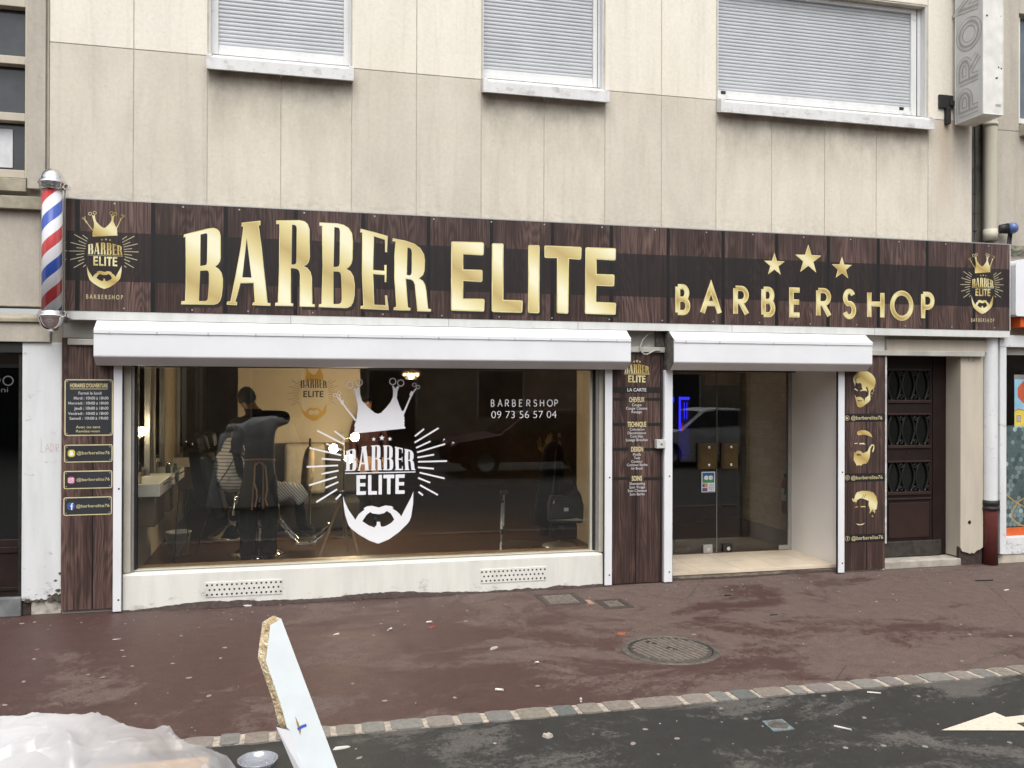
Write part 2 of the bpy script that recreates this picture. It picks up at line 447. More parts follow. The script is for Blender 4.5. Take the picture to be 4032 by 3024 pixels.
def inset(loop, d):
    """offset a closed outline inwards (outline) or outwards (hole) by d"""
    n = len(loop); ar = sum(loop[i][0] * loop[(i + 1) % n][1] - loop[(i + 1) % n][0] * loop[i][1] for i in range(n))
    sg = 1 if ar > 0 else -1; out = []
    for i in range(n):
        p = Vector(loop[i]); a = (p - Vector(loop[i - 1])); b = (Vector(loop[(i + 1) % n]) - p)
        if a.length < 1e-9 or b.length < 1e-9: out.append(tuple(p)); continue
        a = a.normalized(); b = b.normalized()
        n1 = Vector((-a.y, a.x)) * sg; n2 = Vector((-b.y, b.x)) * sg
        t = n1 + n2
        t = t.normalized() if t.length > 0.2 else n1
        out.append(tuple(p + t * (d / max(0.5, t.dot(n1)))))
    return out

def arc(cx, cy, rx, ry, a0, a1, n=10):
    return [(cx + rx * math.cos(R(a0 + (a1 - a0) * i / n)), cy + ry * math.sin(R(a0 + (a1 - a0) * i / n))) for i in range(n + 1)]
# single-stroke geometric capitals in a unit box
GL = {
 'B': [[(0, 0), (0, 1)], [(0, 1), (.5, 1)] + arc(.5, .76, .40, .24, 90, -90) + [(0, .52)], [(0, .52), (.55, .52)] + arc(.55, .26, .45, .26, 90, -90) + [(0, 0)]],
 'A': [[(0, 0), (.5, 1), (1, 0)], [(.19, .36), (.81, .36)]],
 'R': [[(0, 0), (0, 1)], [(0, 1), (.5, 1)] + arc(.5, .74, .45, .26, 90, -90) + [(0, .48)], [(.42, .48), (1, 0)]],
 'E': [[(1, 1), (0, 1), (0, 0), (1, 0)], [(0, .52), (.95, .52)]],
 'S': [arc(.5, .75, .44, .25, 25, 250, 12) + arc(.5, .265, .5, .265, 75, -160, 12)],
 'H': [[(0, 0), (0, 1)], [(1, 0), (1, 1)], [(0, .54), (1, .54)]],
 'O': [arc(.5, .5, .5, .5, 0, 360, 28)],
 'P': [[(0, 0), (0, 1)], [(0, 1), (.5, 1)] + arc(.5, .73, .5, .27, 90, -90) + [(0, .46)]],
 'M': [[(0, 0), (.12, 1), (.5, .25), (.88, 1), (1, 0)]],
}
def stroke_letter(mb, ch, r, w, y, m=0, tf=None, dy=0.0003):
    x0, x1, z0, z1 = r[0] + w / 2, r[1] - w / 2, r[2] + w / 2, r[3] - w / 2
    for i, st in enumerate(GL[ch]):
        mb.rib([(x0 + p[0] * (x1 - x0), z0 + p[1] * (z1 - z0)) for p in st], w, y - i * dy, m, tf)

def star(cx, cz, r, rin=0.40, rot=90):
    return [(cx + (r if i % 2 == 0 else r * rin) * math.cos(R(rot + 36 * i)), cz + (r if i % 2 == 0 else r * rin) * math.sin(R(rot + 36 * i))) for i in range(10)]

def skin(verts, edges, radii, sub=2, root=0):
    me = bpy.data.meshes.new('sk'); me.from_pydata(verts, edges, [])
    ob = bpy.data.objects.new('sk', me); COL.objects.link(ob)
    ob.modifiers.new('s', 'SKIN')
    for i, r in enumerate(radii):
        q = me.skin_vertices[0].data[i]; q.radius = r if isinstance(r, tuple) else (r, r); q.use_root = (i == root)
    ob.modifiers.new('u', 'SUBSURF').levels = sub
    bpy.context.view_layer.update()
    m2 = bpy.data.meshes.new_from_object(ob.evaluated_get(bpy.context.evaluated_depsgraph_get()))
    v = [tuple(q.co) for q in m2.vertices]; f = [tuple(p.vertices) for p in m2.polygons]
    bpy.data.objects.remove(ob); bpy.data.meshes.remove(me); bpy.data.meshes.remove(m2)
    return v, f

def copy_tree(o, parent=None):
    c = o.copy(); COL.objects.link(c)
    if parent: c.parent = parent
    for ch in [q for q in bpy.data.objects if q.parent == o]: copy_tree(ch, c)
    return c

# ------------------------------------------------------------------ measured outlines of the printed artwork (metres)
BARBER = [[[(-0.982,3.341),(-0.977,3.37),(-0.87,3.403),(-0.773,3.432),(-0.725,3.44),(-0.692,3.429),(-0.673,3.405),(-0.665,3.369),(-0.663,3.175),(-0.669,3.138),(-0.686,3.111),(-0.71,3.091),(-0.68,3.072),(-0.655,3.038),(-0.643,2.982),(-0.644,2.913),(-0.654,2.827),(-0.668,2.781),(-0.69,2.757),(-0.722,2.747),(-1.001,2.743),(-0.996,2.772),(-0.966,2.775),(-0.961,2.915),(-0.962,3.197),(-0.966,3.346)],[(-0.843,3.379),(-0.789,3.395),(-0.779,3.391),(-0.772,3.375),(-0.775,3.125),(-0.78,3.102),(-0.796,3.094),(-0.845,3.084)],[(-0.845,3.054),(-0.783,3.06),(-0.764,3.052),(-0.757,3.028),(-0.758,2.921),(-0.767,2.801),(-0.775,2.78),(-0.795,2.772),(-0.854,2.771)]],[[(-0.485,3.461),(-0.483,3.498),(-0.32,3.523),(-0.32,3.483),(-0.335,3.479),(-0.308,3.28),(-0.279,3.016),(-0.254,2.777),(-0.227,2.773),(-0.23,2.748),(-0.389,2.751),(-0.383,2.776),(-0.367,2.779),(-0.379,2.952),(-0.492,2.947),(-0.516,2.848),(-0.536,2.779),(-0.52,2.776),(-0.523,2.747),(-0.61,2.751),(-0.607,2.777),(-0.579,2.781),(-0.533,3.031),(-0.49,3.285),(-0.469,3.464)],[(-0.439,3.373),(-0.389,2.995),(-0.483,2.995)]],[[(-0.181,3.499),(-0.181,3.532),(0.027,3.546),(0.072,3.537),(0.101,3.513),(0.118,3.467),(0.12,3.204),(0.111,3.163),(0.093,3.137),(0.066,3.122),(0.1,3.107),(0.128,3.07),(0.14,3.018),(0.145,2.776),(0.168,2.774),(0.166,2.747),(0.03,2.749),(0.032,3.05),(0.024,3.079),(0.007,3.095),(-0.022,3.1),(-0.05,3.099),(-0.046,2.78),(-0.025,2.774),(-0.029,2.75),(-0.189,2.751),(-0.186,2.778),(-0.164,2.782),(-0.154,3.113),(-0.153,3.5)],[(-0.046,3.506),(-0.012,3.505),(0.002,3.493),(0.008,3.468),(0.006,3.159),(-0.002,3.136),(-0.02,3.128),(-0.05,3.127)]],[[(0.204,3.499),(0.206,3.533),(0.364,3.533),(0.428,3.521),(0.474,3.494),(0.504,3.446),(0.513,3.373),(0.509,3.201),(0.5,3.16),(0.481,3.13),(0.454,3.11),(0.493,3.089),(0.519,3.042),(0.531,2.972),(0.53,2.866),(0.517,2.8),(0.497,2.763),(0.465,2.746),(0.436,2.744),(0.201,2.748),(0.204,2.775),(0.226,2.779),(0.236,3.127),(0.228,3.499)],[(0.336,3.502),(0.376,3.498),(0.392,3.488),(0.399,3.462),(0.397,3.162),(0.39,3.132),(0.371,3.121),(0.329,3.117)],[(0.329,3.088),(0.377,3.089),(0.4,3.08),(0.41,3.051),(0.416,2.921),(0.418,2.827),(0.411,2.792),(0.39,2.776),(0.33,2.773)]],[[(0.577,3.459),(0.583,3.492),(0.714,3.464),(0.836,3.434),(0.83,3.281),(0.812,3.281),(0.809,3.396),(0.708,3.426),(0.701,3.11),(0.804,3.105),(0.804,3.159),(0.827,3.162),(0.824,2.999),(0.808,2.998),(0.808,3.064),(0.701,3.071),(0.712,2.783),(0.817,2.781),(0.811,2.873),(0.831,2.874),(0.848,2.736),(0.584,2.742),(0.587,2.767),(0.611,2.772),(0.596,3.069),(0.597,3.454)]],[[(0.88,3.387),(0.883,3.416),(0.999,3.398),(1.089,3.371),(1.144,3.333),(1.18,3.275),(1.19,3.221),(1.185,3.118),(1.171,3.076),(1.136,3.043),(1.171,3.023),(1.193,2.986),(1.205,2.92),(1.222,2.758),(1.251,2.754),(1.248,2.73),(1.118,2.73),(1.092,2.983),(1.078,3.015),(1.058,3.029),(1.01,3.033),(1.018,2.915),(1.029,2.766),(1.054,2.759),(1.051,2.735),(0.892,2.737),(0.896,2.762),(0.919,2.768),(0.899,3.031),(0.898,3.246),(0.91,3.384)],[(1.017,3.34),(1.047,3.335),(1.065,3.319),(1.07,3.288),(1.069,3.096),(1.06,3.07),(1.042,3.063),(1.01,3.067)]]]
ELITE = [[[(1.442,3.394),(1.446,3.405),(1.457,3.409),(1.748,3.414),(1.76,3.408),(1.765,3.395),(1.761,3.303),(1.757,3.291),(1.746,3.286),(1.56,3.29),(1.56,3.144),(1.736,3.146),(1.747,3.142),(1.751,3.129),(1.749,3.046),(1.745,3.033),(1.734,3.028),(1.561,3.033),(1.561,2.864),(1.756,2.866),(1.768,2.86),(1.771,2.847),(1.768,2.759),(1.763,2.747),(1.752,2.743),(1.458,2.744),(1.446,2.748),(1.442,2.759)]],[[(1.842,3.393),(1.846,3.404),(1.858,3.409),(1.943,3.41),(1.954,3.406),(1.958,3.394),(1.958,2.862),(2.139,2.861),(2.15,2.856),(2.153,2.843),(2.149,2.756),(2.145,2.745),(2.134,2.74),(1.857,2.741),(1.846,2.746),(1.842,2.757)]],[[(2.207,3.392),(2.211,3.403),(2.224,3.407),(2.308,3.408),(2.318,3.404),(2.323,3.392),(2.322,2.757),(2.318,2.745),(2.308,2.739),(2.22,2.741),(2.21,2.746),(2.206,2.757)]],[[(2.371,3.394),(2.375,3.404),(2.387,3.408),(2.739,3.409),(2.751,3.404),(2.756,3.391),(2.752,3.296),(2.747,3.285),(2.737,3.281),(2.624,3.286),(2.62,2.759),(2.616,2.746),(2.605,2.741),(2.516,2.744),(2.504,2.748),(2.5,2.76),(2.501,3.289),(2.385,3.286),(2.376,3.289),(2.371,3.3)]],[[(2.796,3.391),(2.8,3.402),(2.812,3.408),(3.102,3.411),(3.114,3.407),(3.119,3.393),(3.116,3.302),(3.111,3.291),(3.1,3.287),(2.913,3.29),(2.914,3.145),(3.089,3.146),(3.1,3.142),(3.104,3.13),(3.101,3.042),(3.097,3.031),(3.086,3.027),(2.911,3.028),(2.911,2.867),(3.106,2.863),(3.117,2.858),(3.121,2.846),(3.118,2.758),(3.114,2.746),(3.102,2.742),(2.808,2.744),(2.796,2.748),(2.792,2.761)]]]
SHOPBOX = [(3.763,3.928,2.754,3.072),(4.037,4.285,2.757,3.081),(4.412,4.596,2.755,3.075),(4.735,4.898,2.754,3.075),(5.061,5.211,2.759,3.076),(5.381,5.568,2.758,3.08),(5.7,5.867,2.753,3.082),(6.003,6.219,2.755,3.075),(6.289,6.584,2.751,3.081),(6.681,6.854,2.757,3.077)]
STARS = [(4.887,3.318,0.127),(5.287,3.385,0.163),(5.693,3.309,0.128)]
EM = {'crown':[(-0.192,0.258),(-0.197,0.29),(-0.192,0.305),(-0.198,0.325),(-0.188,0.35),(-0.179,0.385),(-0.17,0.46),(-0.172,0.5),(-0.184,0.55),(-0.204,0.625),(-0.192,0.63),(-0.184,0.618),(-0.172,0.63),(-0.16,0.64),(-0.152,0.575),(-0.137,0.525),(-0.082,0.465),(-0.032,0.425),(-0.005,0.417),(0.02,0.425),(0.058,0.465),(0.098,0.515),(0.116,0.555),(0.118,0.605),(0.108,0.645),(0.12,0.65),(0.134,0.625),(0.153,0.645),(0.168,0.64),(0.153,0.6),(0.148,0.545),(0.168,0.49),(0.191,0.438),(0.203,0.445),(0.208,0.39),(0.214,0.385),(0.208,0.375),(0.214,0.36),(0.208,0.345),(0.214,0.335),(0.208,0.32),(0.221,0.302),(0.22,0.296)],'beard':[(-0.287,-0.245),(-0.274,-0.29),(-0.242,-0.36),(-0.187,-0.442),(-0.162,-0.4),(-0.137,-0.378),(-0.114,-0.363),(-0.12,-0.35),(-0.092,-0.335),(-0.052,-0.332),(0.003,-0.348),(0.058,-0.332),(0.108,-0.34),(0.126,-0.355),(0.112,-0.358),(0.153,-0.385),(0.173,-0.405),(0.188,-0.427),(0.238,-0.33),(0.27,-0.27),(0.288,-0.223),(0.286,-0.32),(0.27,-0.43),(0.256,-0.465),(0.238,-0.49),(0.168,-0.555),(0.088,-0.61),(0.0,-0.643),(-0.072,-0.615),(-0.162,-0.56),(-0.217,-0.515),(-0.242,-0.485),(-0.27,-0.4),(-0.282,-0.32)],'mouth':[(-0.13,-0.455),(-0.114,-0.43),(-0.097,-0.405),(-0.067,-0.382),(-0.047,-0.395),(0.003,-0.403),(0.048,-0.395),(0.068,-0.378),(0.103,-0.4),(0.13,-0.45),(0.108,-0.475),(0.058,-0.503),(0.028,-0.507),(0.018,-0.495),(0.015,-0.465),(-0.012,-0.463),(-0.014,-0.49),(-0.032,-0.51),(-0.082,-0.49)],'rings':[(0.114,0.682,0.03),(0.18,0.67,0.03),(-0.235,0.653,0.03),(-0.16,0.673,0.03),(-0.354,0.568,0.016),(-0.321,0.584,0.016),(0.293,0.655,0.017),(0.324,0.637,0.017)],'arms':[([(-0.337,0.558),(-0.302,0.51)],0.01),([(-0.322,0.575),(-0.307,0.53)],0.008),([(-0.302,0.528),(-0.292,0.495)],0.026),([(-0.292,0.5),(-0.187,0.365)],0.014),([(0.308,0.625),(0.27,0.575)],0.01),([(0.278,0.6),(0.263,0.565)],0.026),([(0.268,0.57),(0.2,0.41)],0.014)],'stars':[(-0.04,0.21,0.019),(0.027,0.22,0.025),(0.092,0.211,0.019)],'rays':[[(-0.357,0.28),(-0.274,0.215)],[(-0.494,0.285),(-0.282,0.172)],[(-0.422,0.178),(-0.302,0.128)],[(-0.554,0.145),(-0.302,0.084)],[(-0.456,0.058),(-0.307,0.045)],[(-0.577,-0.005),(-0.327,0.002)],[(-0.459,-0.065),(-0.324,-0.04)],[(-0.557,-0.153),(-0.337,-0.09)],[(-0.427,-0.176),(-0.324,-0.132)],[(-0.499,-0.29),(-0.334,-0.19)],[(-0.345,-0.272),(-0.304,-0.232)],[(0.298,0.23),(0.375,0.29)],[(0.296,0.178),(0.498,0.297)],[(0.31,0.135),(0.43,0.188)],[(0.318,0.098),(0.553,0.164)],[(0.321,0.055),(0.46,0.077)],[(0.326,0.02),(0.57,0.022)],[(0.326,-0.026),(0.46,-0.04)],[(0.34,-0.07),(0.55,-0.122)],[(0.328,-0.113),(0.428,-0.155)],[(0.343,-0.173),(0.493,-0.258)],[(0.33,-0.228),(0.368,-0.258)]],'barber':(-0.272,0.305,-0.048,0.162),'elite':(-0.179,0.216,-0.242,-0.08),'line':[(-0.272,-0.063),(0.305,-0.063)]}
EMW = (0.7796,1.2553,1.1761,1.1855)
EML = (-1.6353,3.1864,0.4917,0.5045)
EMR = (7.4798,3.1724,0.5004,0.5045)
EML_T = (-1.779,-1.482,2.774,2.811)
EMR_T = (7.332,7.639,2.758,2.798)
HEAD1 = [(5.913,2.099),(5.918,2.13),(5.935,2.153),(5.958,2.175),(5.97,2.199),(5.977,2.185),(6.004,2.198),(6.05,2.206),(6.096,2.196),(6.135,2.176),(6.169,2.148),(6.191,2.114),(6.196,2.07),(6.185,2.03),(6.173,2.006),(6.154,2.0),(6.135,1.983),(6.127,1.956),(6.131,1.905),(6.131,1.885),(6.116,1.865),(6.085,1.841),(6.058,1.825),(6.028,1.805),(5.997,1.801),(5.974,1.81),(5.961,1.832),(5.949,1.878),(5.936,1.935),(5.943,1.93),(5.953,1.91),(5.97,1.915),(6.005,1.916),(6.028,1.905),(6.043,1.892),(6.054,1.863),(6.066,1.902),(6.089,1.919),(6.106,1.932),(6.111,1.973),(6.106,2.003),(6.094,2.031),(6.104,1.999),(6.108,1.979),(6.089,2.026),(6.073,2.023),(6.091,1.971),(6.073,1.985),(6.035,1.984),(6.004,1.977),(6.004,1.986),(6.024,1.993),(6.035,1.999),(6.024,2.016),(6.02,2.056),(6.004,2.07),(5.974,2.064),(5.955,2.069),(5.945,2.069),(5.938,2.026),(5.932,2.056),(5.92,2.076)]
H1M = [(5.97,1.875),(5.978,1.887),(5.989,1.878),(6.03,1.878),(6.02,1.867),(5.974,1.867)]
H1B = [[(5.932,2.006),(5.939,2.011),(5.974,1.987),(5.97,1.979),(5.936,1.996)],[(6.164,2.001),(6.177,1.993),(6.175,1.973),(6.168,1.986)],[(6.143,1.962),(6.16,1.962),(6.152,1.946)],[(6.133,1.925),(6.141,1.932),(6.143,1.922)]]
H1C = [(5.958,2.064),(5.943,2.096),(5.947,2.116),(5.966,2.133),(5.996,2.136)]
HEAD2 = [(5.929,1.321),(5.939,1.301),(5.966,1.326),(6.007,1.324),(6.039,1.299),(6.095,1.318),(6.118,1.362),(6.145,1.394),(6.178,1.392),(6.182,1.353),(6.164,1.305),(6.155,1.317),(6.173,1.37),(6.154,1.382),(6.131,1.346),(6.124,1.257),(6.104,1.209),(6.076,1.182),(6.049,1.186),(6.012,1.163),(5.985,1.171),(5.962,1.164),(5.943,1.196),(5.922,1.228),(5.925,1.277)]
H2M = [(5.957,1.284),(5.975,1.296),(6.021,1.283),(6.019,1.274),(5.966,1.274)]
H2B = [[(5.964,1.517),(5.97,1.537),(6.011,1.55),(6.066,1.55),(6.113,1.532),(6.145,1.499),(6.157,1.471),(6.122,1.483),(6.085,1.496),(6.048,1.504),(6.002,1.497),(5.975,1.497)],[(5.929,1.409),(5.966,1.413),(5.972,1.405),(5.934,1.401)],[(5.989,1.408),(6.048,1.413),(6.071,1.395),(5.998,1.398)]]
HEAD3 = [(5.901,0.808),(5.93,0.799),(5.944,0.843),(5.967,0.874),(6.031,0.887),(6.105,0.883),(6.169,0.865),(6.206,0.82),(6.223,0.754),(6.211,0.682),(6.193,0.67),(6.16,0.679),(6.137,0.648),(6.119,0.632),(6.128,0.676),(6.109,0.733),(6.114,0.774),(6.077,0.787),(6.049,0.8),(6.004,0.805),(5.967,0.786),(5.944,0.734),(5.953,0.766),(5.917,0.771)]
H3B = [[(5.937,0.714),(5.976,0.72),(5.974,0.709),(5.94,0.705)],[(6.008,0.722),(6.073,0.718),(6.068,0.706),(6.011,0.708)],[(6.16,0.667),(6.179,0.675),(6.196,0.654),(6.184,0.634),(6.179,0.663),(6.165,0.651)],[(5.949,0.531),(6.004,0.521),(6.068,0.533),(6.032,0.514),(5.986,0.512)],[(6.146,0.606),(6.159,0.617),(6.172,0.605),(6.159,0.594)]]
PLATES = [(-1.977,-1.581,1.571,2.071),(-1.978,-1.583,1.337,1.494),(-1.981,-1.584,1.103,1.263),(-1.982,-1.586,0.869,1.031)]
ICONS = [(-1.948,-1.889,1.385,1.449),(-1.95,-1.891,1.149,1.212),(-1.952,-1.891,0.92,0.983)]
HOURS = [('Fermé le lundi',-1.863,-1.676,1.936,1.961),('Mardi : 10h00 à 18h00',-1.901,-1.619,1.892,1.917),('Mercredi : 10h00 à 18h00',-1.946,-1.619,1.848,1.872),('Jeudi : 10h00 à 18h00',-1.898,-1.619,1.802,1.828),('Vendredi : 10h00 à 18h00',-1.947,-1.62,1.757,1.781),('Samedi : 10h00 à 19h00',-1.935,-1.62,1.714,1.738)]
HOURS2 = [('Avec ou sans',-1.884,-1.686,1.638,1.661),('Rendez-vous',-1.882,-1.689,1.602,1.624)]
HTITLE = (-1.932,-1.625,2.0,2.032)
HANDLES = [('@barberelite76',-1.876,-1.606,1.407,1.433),('@barberelite76',-1.876,-1.606,1.172,1.198),('@barberelite76',-1.88,-1.607,0.938,0.964)]
CARTE = [('Coupe',3.341,3.444,1.821,1.848),('Coupe Ciseaux',3.276,3.509,1.786,1.813),('Rasage',3.337,3.449,1.75,1.776),('Coloration',3.315,3.475,1.571,1.597),('Décoloration',3.295,3.494,1.534,1.56),('Curly Hair',3.323,3.468,1.499,1.525),('Lissage Bresilien',3.277,3.513,1.462,1.489),('Motifs',3.354,3.44,1.313,1.34),('Twist',3.364,3.432,1.277,1.304),('Contour',3.335,3.458,1.242,1.268),('Contour Barbe',3.287,3.511,1.207,1.233),('Air Brush',3.33,3.458,1.171,1.197),('Shampoing',3.315,3.485,1.015,1.042),('Soin Visage',3.314,3.485,0.978,1.005),('Soin Cheveux',3.297,3.504,0.942,0.969),('Soin Barbe',3.319,3.482,0.907,0.933)]
CHEADS = [('CHEVEUX',3.308,3.477,1.864,1.911),('TECHNIQUE',3.291,3.496,1.61,1.659),('DESIGN',3.332,3.463,1.356,1.403),('SOINS',3.34,3.451,1.058,1.105)]
LACARTE = (3.29,3.497,1.972,2.005)
CBAND = (3.124,3.69,1.958,2.016)
CBARS = [(3.124,3.28,1.878,1.906),(3.494,3.69,1.878,1.906),(3.125,3.274,1.621,1.651),(3.51,3.691,1.618,1.648),(3.126,3.302,1.367,1.397),(3.475,3.691,1.361,1.391),(3.126,3.318,1.069,1.097),(3.469,3.692,1.06,1.09)]
CB = (3.258,3.529,2.156,2.25)
CE = (3.298,3.489,2.064,2.136)
CS = [(3.362,2.277),(3.394,2.283),(3.426,2.277)]
DBANDS = [(5.809,6.31,1.645,1.732),(5.811,6.314,0.989,1.079),(5.812,6.319,0.327,0.413)]
DTEXT = [('@barberelite76',5.89,6.281,1.668,1.707),('@barberelite76',5.891,6.285,1.014,1.052),('@barberelite76',5.896,6.293,0.353,0.392)]
DICON = [(5.835,1.685),(5.84,1.035),(5.842,0.371)]
WT1 = (1.891,2.589,1.815,1.888)
WT2 = (1.896,2.574,1.7,1.773)
# ------------------------------------------------------------------ ground, road, kerb
struct('ground', MB().box(-60, 60, -60, 40, -0.5, -0.05), 'road')
struct('road', MB().box(-60, 60, -60, -3.31, -0.05, 0.0), 'road')
mb = MB()
def hump(x, y):
    return 0.004 * math.sin(x * 1.7 + 1) * math.sin(y * 2.3)
nx, ny = 120, 14
v = [(-14 + 28 * i / nx, -3.2 + 3.33 * j / ny, 0.0) for j in range(ny + 1) for i in range(nx + 1)]
v = [(a, b, hump(a, b) if -3.1 < b < -0.1 else 0.0) for a, b, c in v]
mb.raw(v, [(j * (nx + 1) + i, j * (nx + 1) + i + 1, (j + 1) * (nx + 1) + i + 1, (j + 1) * (nx + 1) + i) for j in range(ny) for i in range(nx)])
mb.box(-60, -14, -3.2, 0.13, -0.05, 0); mb.box(14, 60, -3.2, 0.13, -0.05, 0)
struct('pavement', mb, 'pavement')
mb = MB()
js = [0.219, 0.363, 0.536, 0.756, 0.946, 1.114, 1.314, 1.544, 1.707, 1.877, 2.09, 2.42, 2.614, 2.755, 2.936, 3.163, 3.305, 3.515, 3.671, 3.877, 4.042, 4.203, 4.441, 4.625, 4.79, 4.95]
while js[-1] < 13: js.append(js[-1] + random.choice((0.14, 0.17, 0.2, 0.23)))
while js[0] > -8: js.insert(0, js[0] - random.choice((0.14, 0.17, 0.2, 0.22)))
cols = [(0.215, 0.185, 0.16), (0.235, 0.205, 0.18), (0.21, 0.20, 0.18), (0.185, 0.178, 0.166), (0.22, 0.198, 0.165), (0.13, 0.135, 0.128), (0.205, 0.178, 0.168)]
names = []
for i, c in enumerate(cols):
    k = N('sett_stone'); p = k.pos()
    k.set(k.ramp(k.noise(p, 30, 6, 0.7), (0.3, tuple(q * 0.7 for q in c)), (0.7, tuple(q * 1.15 for q in c))), 0.7, spec=0.3)
    k.bump(k.noise(p, 60, 4), 0.4, 0.006); names.append(k.m)
M['sett_joint'] = plain('sett_mortar', (0.37, 0.32, 0.265), 0.9, 0, 0.35, 30, 0.2)
mb.box(js[0], js[-1], -3.325, -3.185, -0.05, 0.006, 7)
for a, b in zip(js, js[1:]):
    o = 0.018; n = 9
    a2, b2 = a + o * random.uniform(0.8, 1.5), b - o * random.uniform(0.6, 1.3)
    e = [random.uniform(-0.007, 0.007) for _ in range(4)]
    pts = []
    for i in range(n): pts.append((a2 + (b2 - a2) * i / (n - 1), -3.335 + e[0] + random.uniform(-.003, .003) + 0.012 * abs(2 * i / (n - 1) - 1) ** 4))
    for i in range(n): pts.append((b2 - (b2 - a2) * i / (n - 1), -3.175 + e[1] + random.uniform(-.003, .003) - 0.012 * abs(2 * i / (n - 1) - 1) ** 4))
    mi = 5 if abs(a - 1.544) < 0.01 or abs(a - 2.755) < .01 else random.choice((0, 0, 1, 1, 2, 2, 3, 4, 6))
    mb.poly([pts], -0.009 - random.uniform(0, .004), 0.05, mi, lambda x, z, y: (x, z, -y))
struct('kerb', mb, names + ['sett_joint'])
# dark ragged asphalt fillet along the foot of the shop front
def fillet(name, x0, x1, y, h, seed):
    rnd = random.Random(seed); m = MB(); n = int((x1 - x0) / 0.025); v = []
    hh = 0.5; dd = 0.5
    for i in range(n + 1):
        x = x0 + (x1 - x0) * i / n
        hh += rnd.uniform(-.16, .16); hh = min(1, max(.15, hh)); dd += rnd.uniform(-.15, .15); dd = min(1, max(.2, dd))
        t = h * hh * (0.55 + 0.45 * math.sin(x * 2.1 + 3) ** 2)
        v += [(x, y, t), (x, y - 0.012, t * 0.9), (x, y - 0.03 - 0.05 * dd, 0.002)]
    f = []
    for i in range(n):
        for k in range(2): f.append((3 * i + k, 3 * i + k + 1, 3 * i + 4 + k, 3 * i + 3 + k))
    m.raw(v, f, 0, True); return m
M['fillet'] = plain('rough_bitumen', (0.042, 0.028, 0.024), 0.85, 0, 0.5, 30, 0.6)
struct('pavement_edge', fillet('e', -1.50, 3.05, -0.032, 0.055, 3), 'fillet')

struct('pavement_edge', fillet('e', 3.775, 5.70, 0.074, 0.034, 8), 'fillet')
# ------------------------------------------------------------------ the apartment building
bld = thing('apartment_building', (2.7, 0, 0), 'beige stone-clad apartment building with roller-shuttered windows above the barber shop', 'building')
xs = [-2.119, -1.427, -0.797, -0.145, 0.506, 1.124, 1.764, 2.407, 3.052, 3.671, 4.290, 4.939, 5.58, 6.223, 6.890, 7.476]
wins = [(-0.785, 0.495), (1.776, 3.039), (4.307, 6.873)]
mb = MB(); g = 0.0042
span = {(2), (3), (6), (7), (10), (11), (12), (13)}
for i, (a, b) in enumerate(zip(xs, xs[1:])):
    s_ = i in span
    mb.box(a + g, b - g, 0, 0.0048, 3.30, 5.038, 1 if s_ else 0)
    if not s_: mb.box(a + g, b - g, 0, 0.0048, 5.046, 6.9, 2)
    mb.box(a + g, b - g, 0, 0.0048, 6.9 if not s_ else 6.32, 12, 2)
mb.box(-2.115, 7.472, 0.005, 0.34, 3.30, 4.9, 3)
edges = [-2.115] + [q for w in wins for q in w] + [7.472]
for i in range(0, len(edges), 2): mb.box(edges[i], edges[i + 1], 0.0055, 0.34, 4.9, 6.30, 3)
mb.box(-2.115, 7.472, 0.0055, 0.34, 6.30, 12, 3)
mb.build('wall', ['stone_grey', 'stone_span', 'stone_cream', 'mortar'], bld, 0.0015)
mb = MB()                                                  # masonry of the shop front
mb.box(-1.998, -1.50, 0.0, 0.14, 0, 3.3, 0)
mb.box(-1.998, -1.60, 0.14, 0.30, 0, 3.3, 0)
mb.box(3.10, 3.715, 0.0, 0.16, 0, 3.3, 0)
mb.box(3.60, 3.715, 0.16, 1.03, 0, 3.3, 0)
mb.box(-1.50, 3.10, 0.0, 0.30, 2.43, 3.3, 0)
mb.box(3.715, 5.79, 0.0, 0.30, 2.43, 3.3, 0)
mb.box(5.79, 6.336, 0.0, 1.03, 0, 3.3, 1)
mb.box(3.715, 5.79, 0.90, 1.02, 2.195, 3.3, 2)
mb.box(3.715, 5.79, 0.30, 0.90, 2.30, 2.36, 1)
mb.box(6.336, 7.659, 0.0, 0.34, 2.56, 3.3, 0)
mb.box(5.79, 6.42, 1.03, 1.08, 0, 2.8, 1)
mb.build('shopfront_wall', ['grey_paint', 'recess_white', 'black'], bld, 0.003)
mb = MB().box(-1.95, 7.60, -0.06, 0.0, 2.372, 2.428)
mb.build('ledge', 'grey_paint', bld, 0.006)
mb = MB()
mb.poly([(-0.035, 0.0), (-0.03, 0.316), (0.02, 0.330), (0.12, 0.335), (0.12, 0.0)], -1.497, 3.030, 0, lambda a, z, y: (y, a, z))
pl = mb.build('plinth', 'plinth_white', bld, 0.004)
for x0, x1 in ((-0.795, -0.115), (1.762, 2.432)):
    mb = MB().box(x0, x1, -0.039, -0.031, 0.088, 0.222, 0)
    px = (x1 - x0 - 0.03) / 15
    for r in range(3):
        for i in range(16 - (r == 1)):
            mb.disc(x0 + 0.015 + px * (i + (0.5 if r == 1 else 0)), 0.111 + 0.0435 * r, 0.0095, -0.0397, 1, 10)
    mb.build('vent_grille', ['plinth_white', 'black'], pl)
mb = MB().box(-1.5, 3.1, 0.14, 0.36, 0.0, 0.335); mb.build('inner_sill', plain('varnished_ledge', (0.24, 0.13, 0.06), 0.4), bld, 0.004)
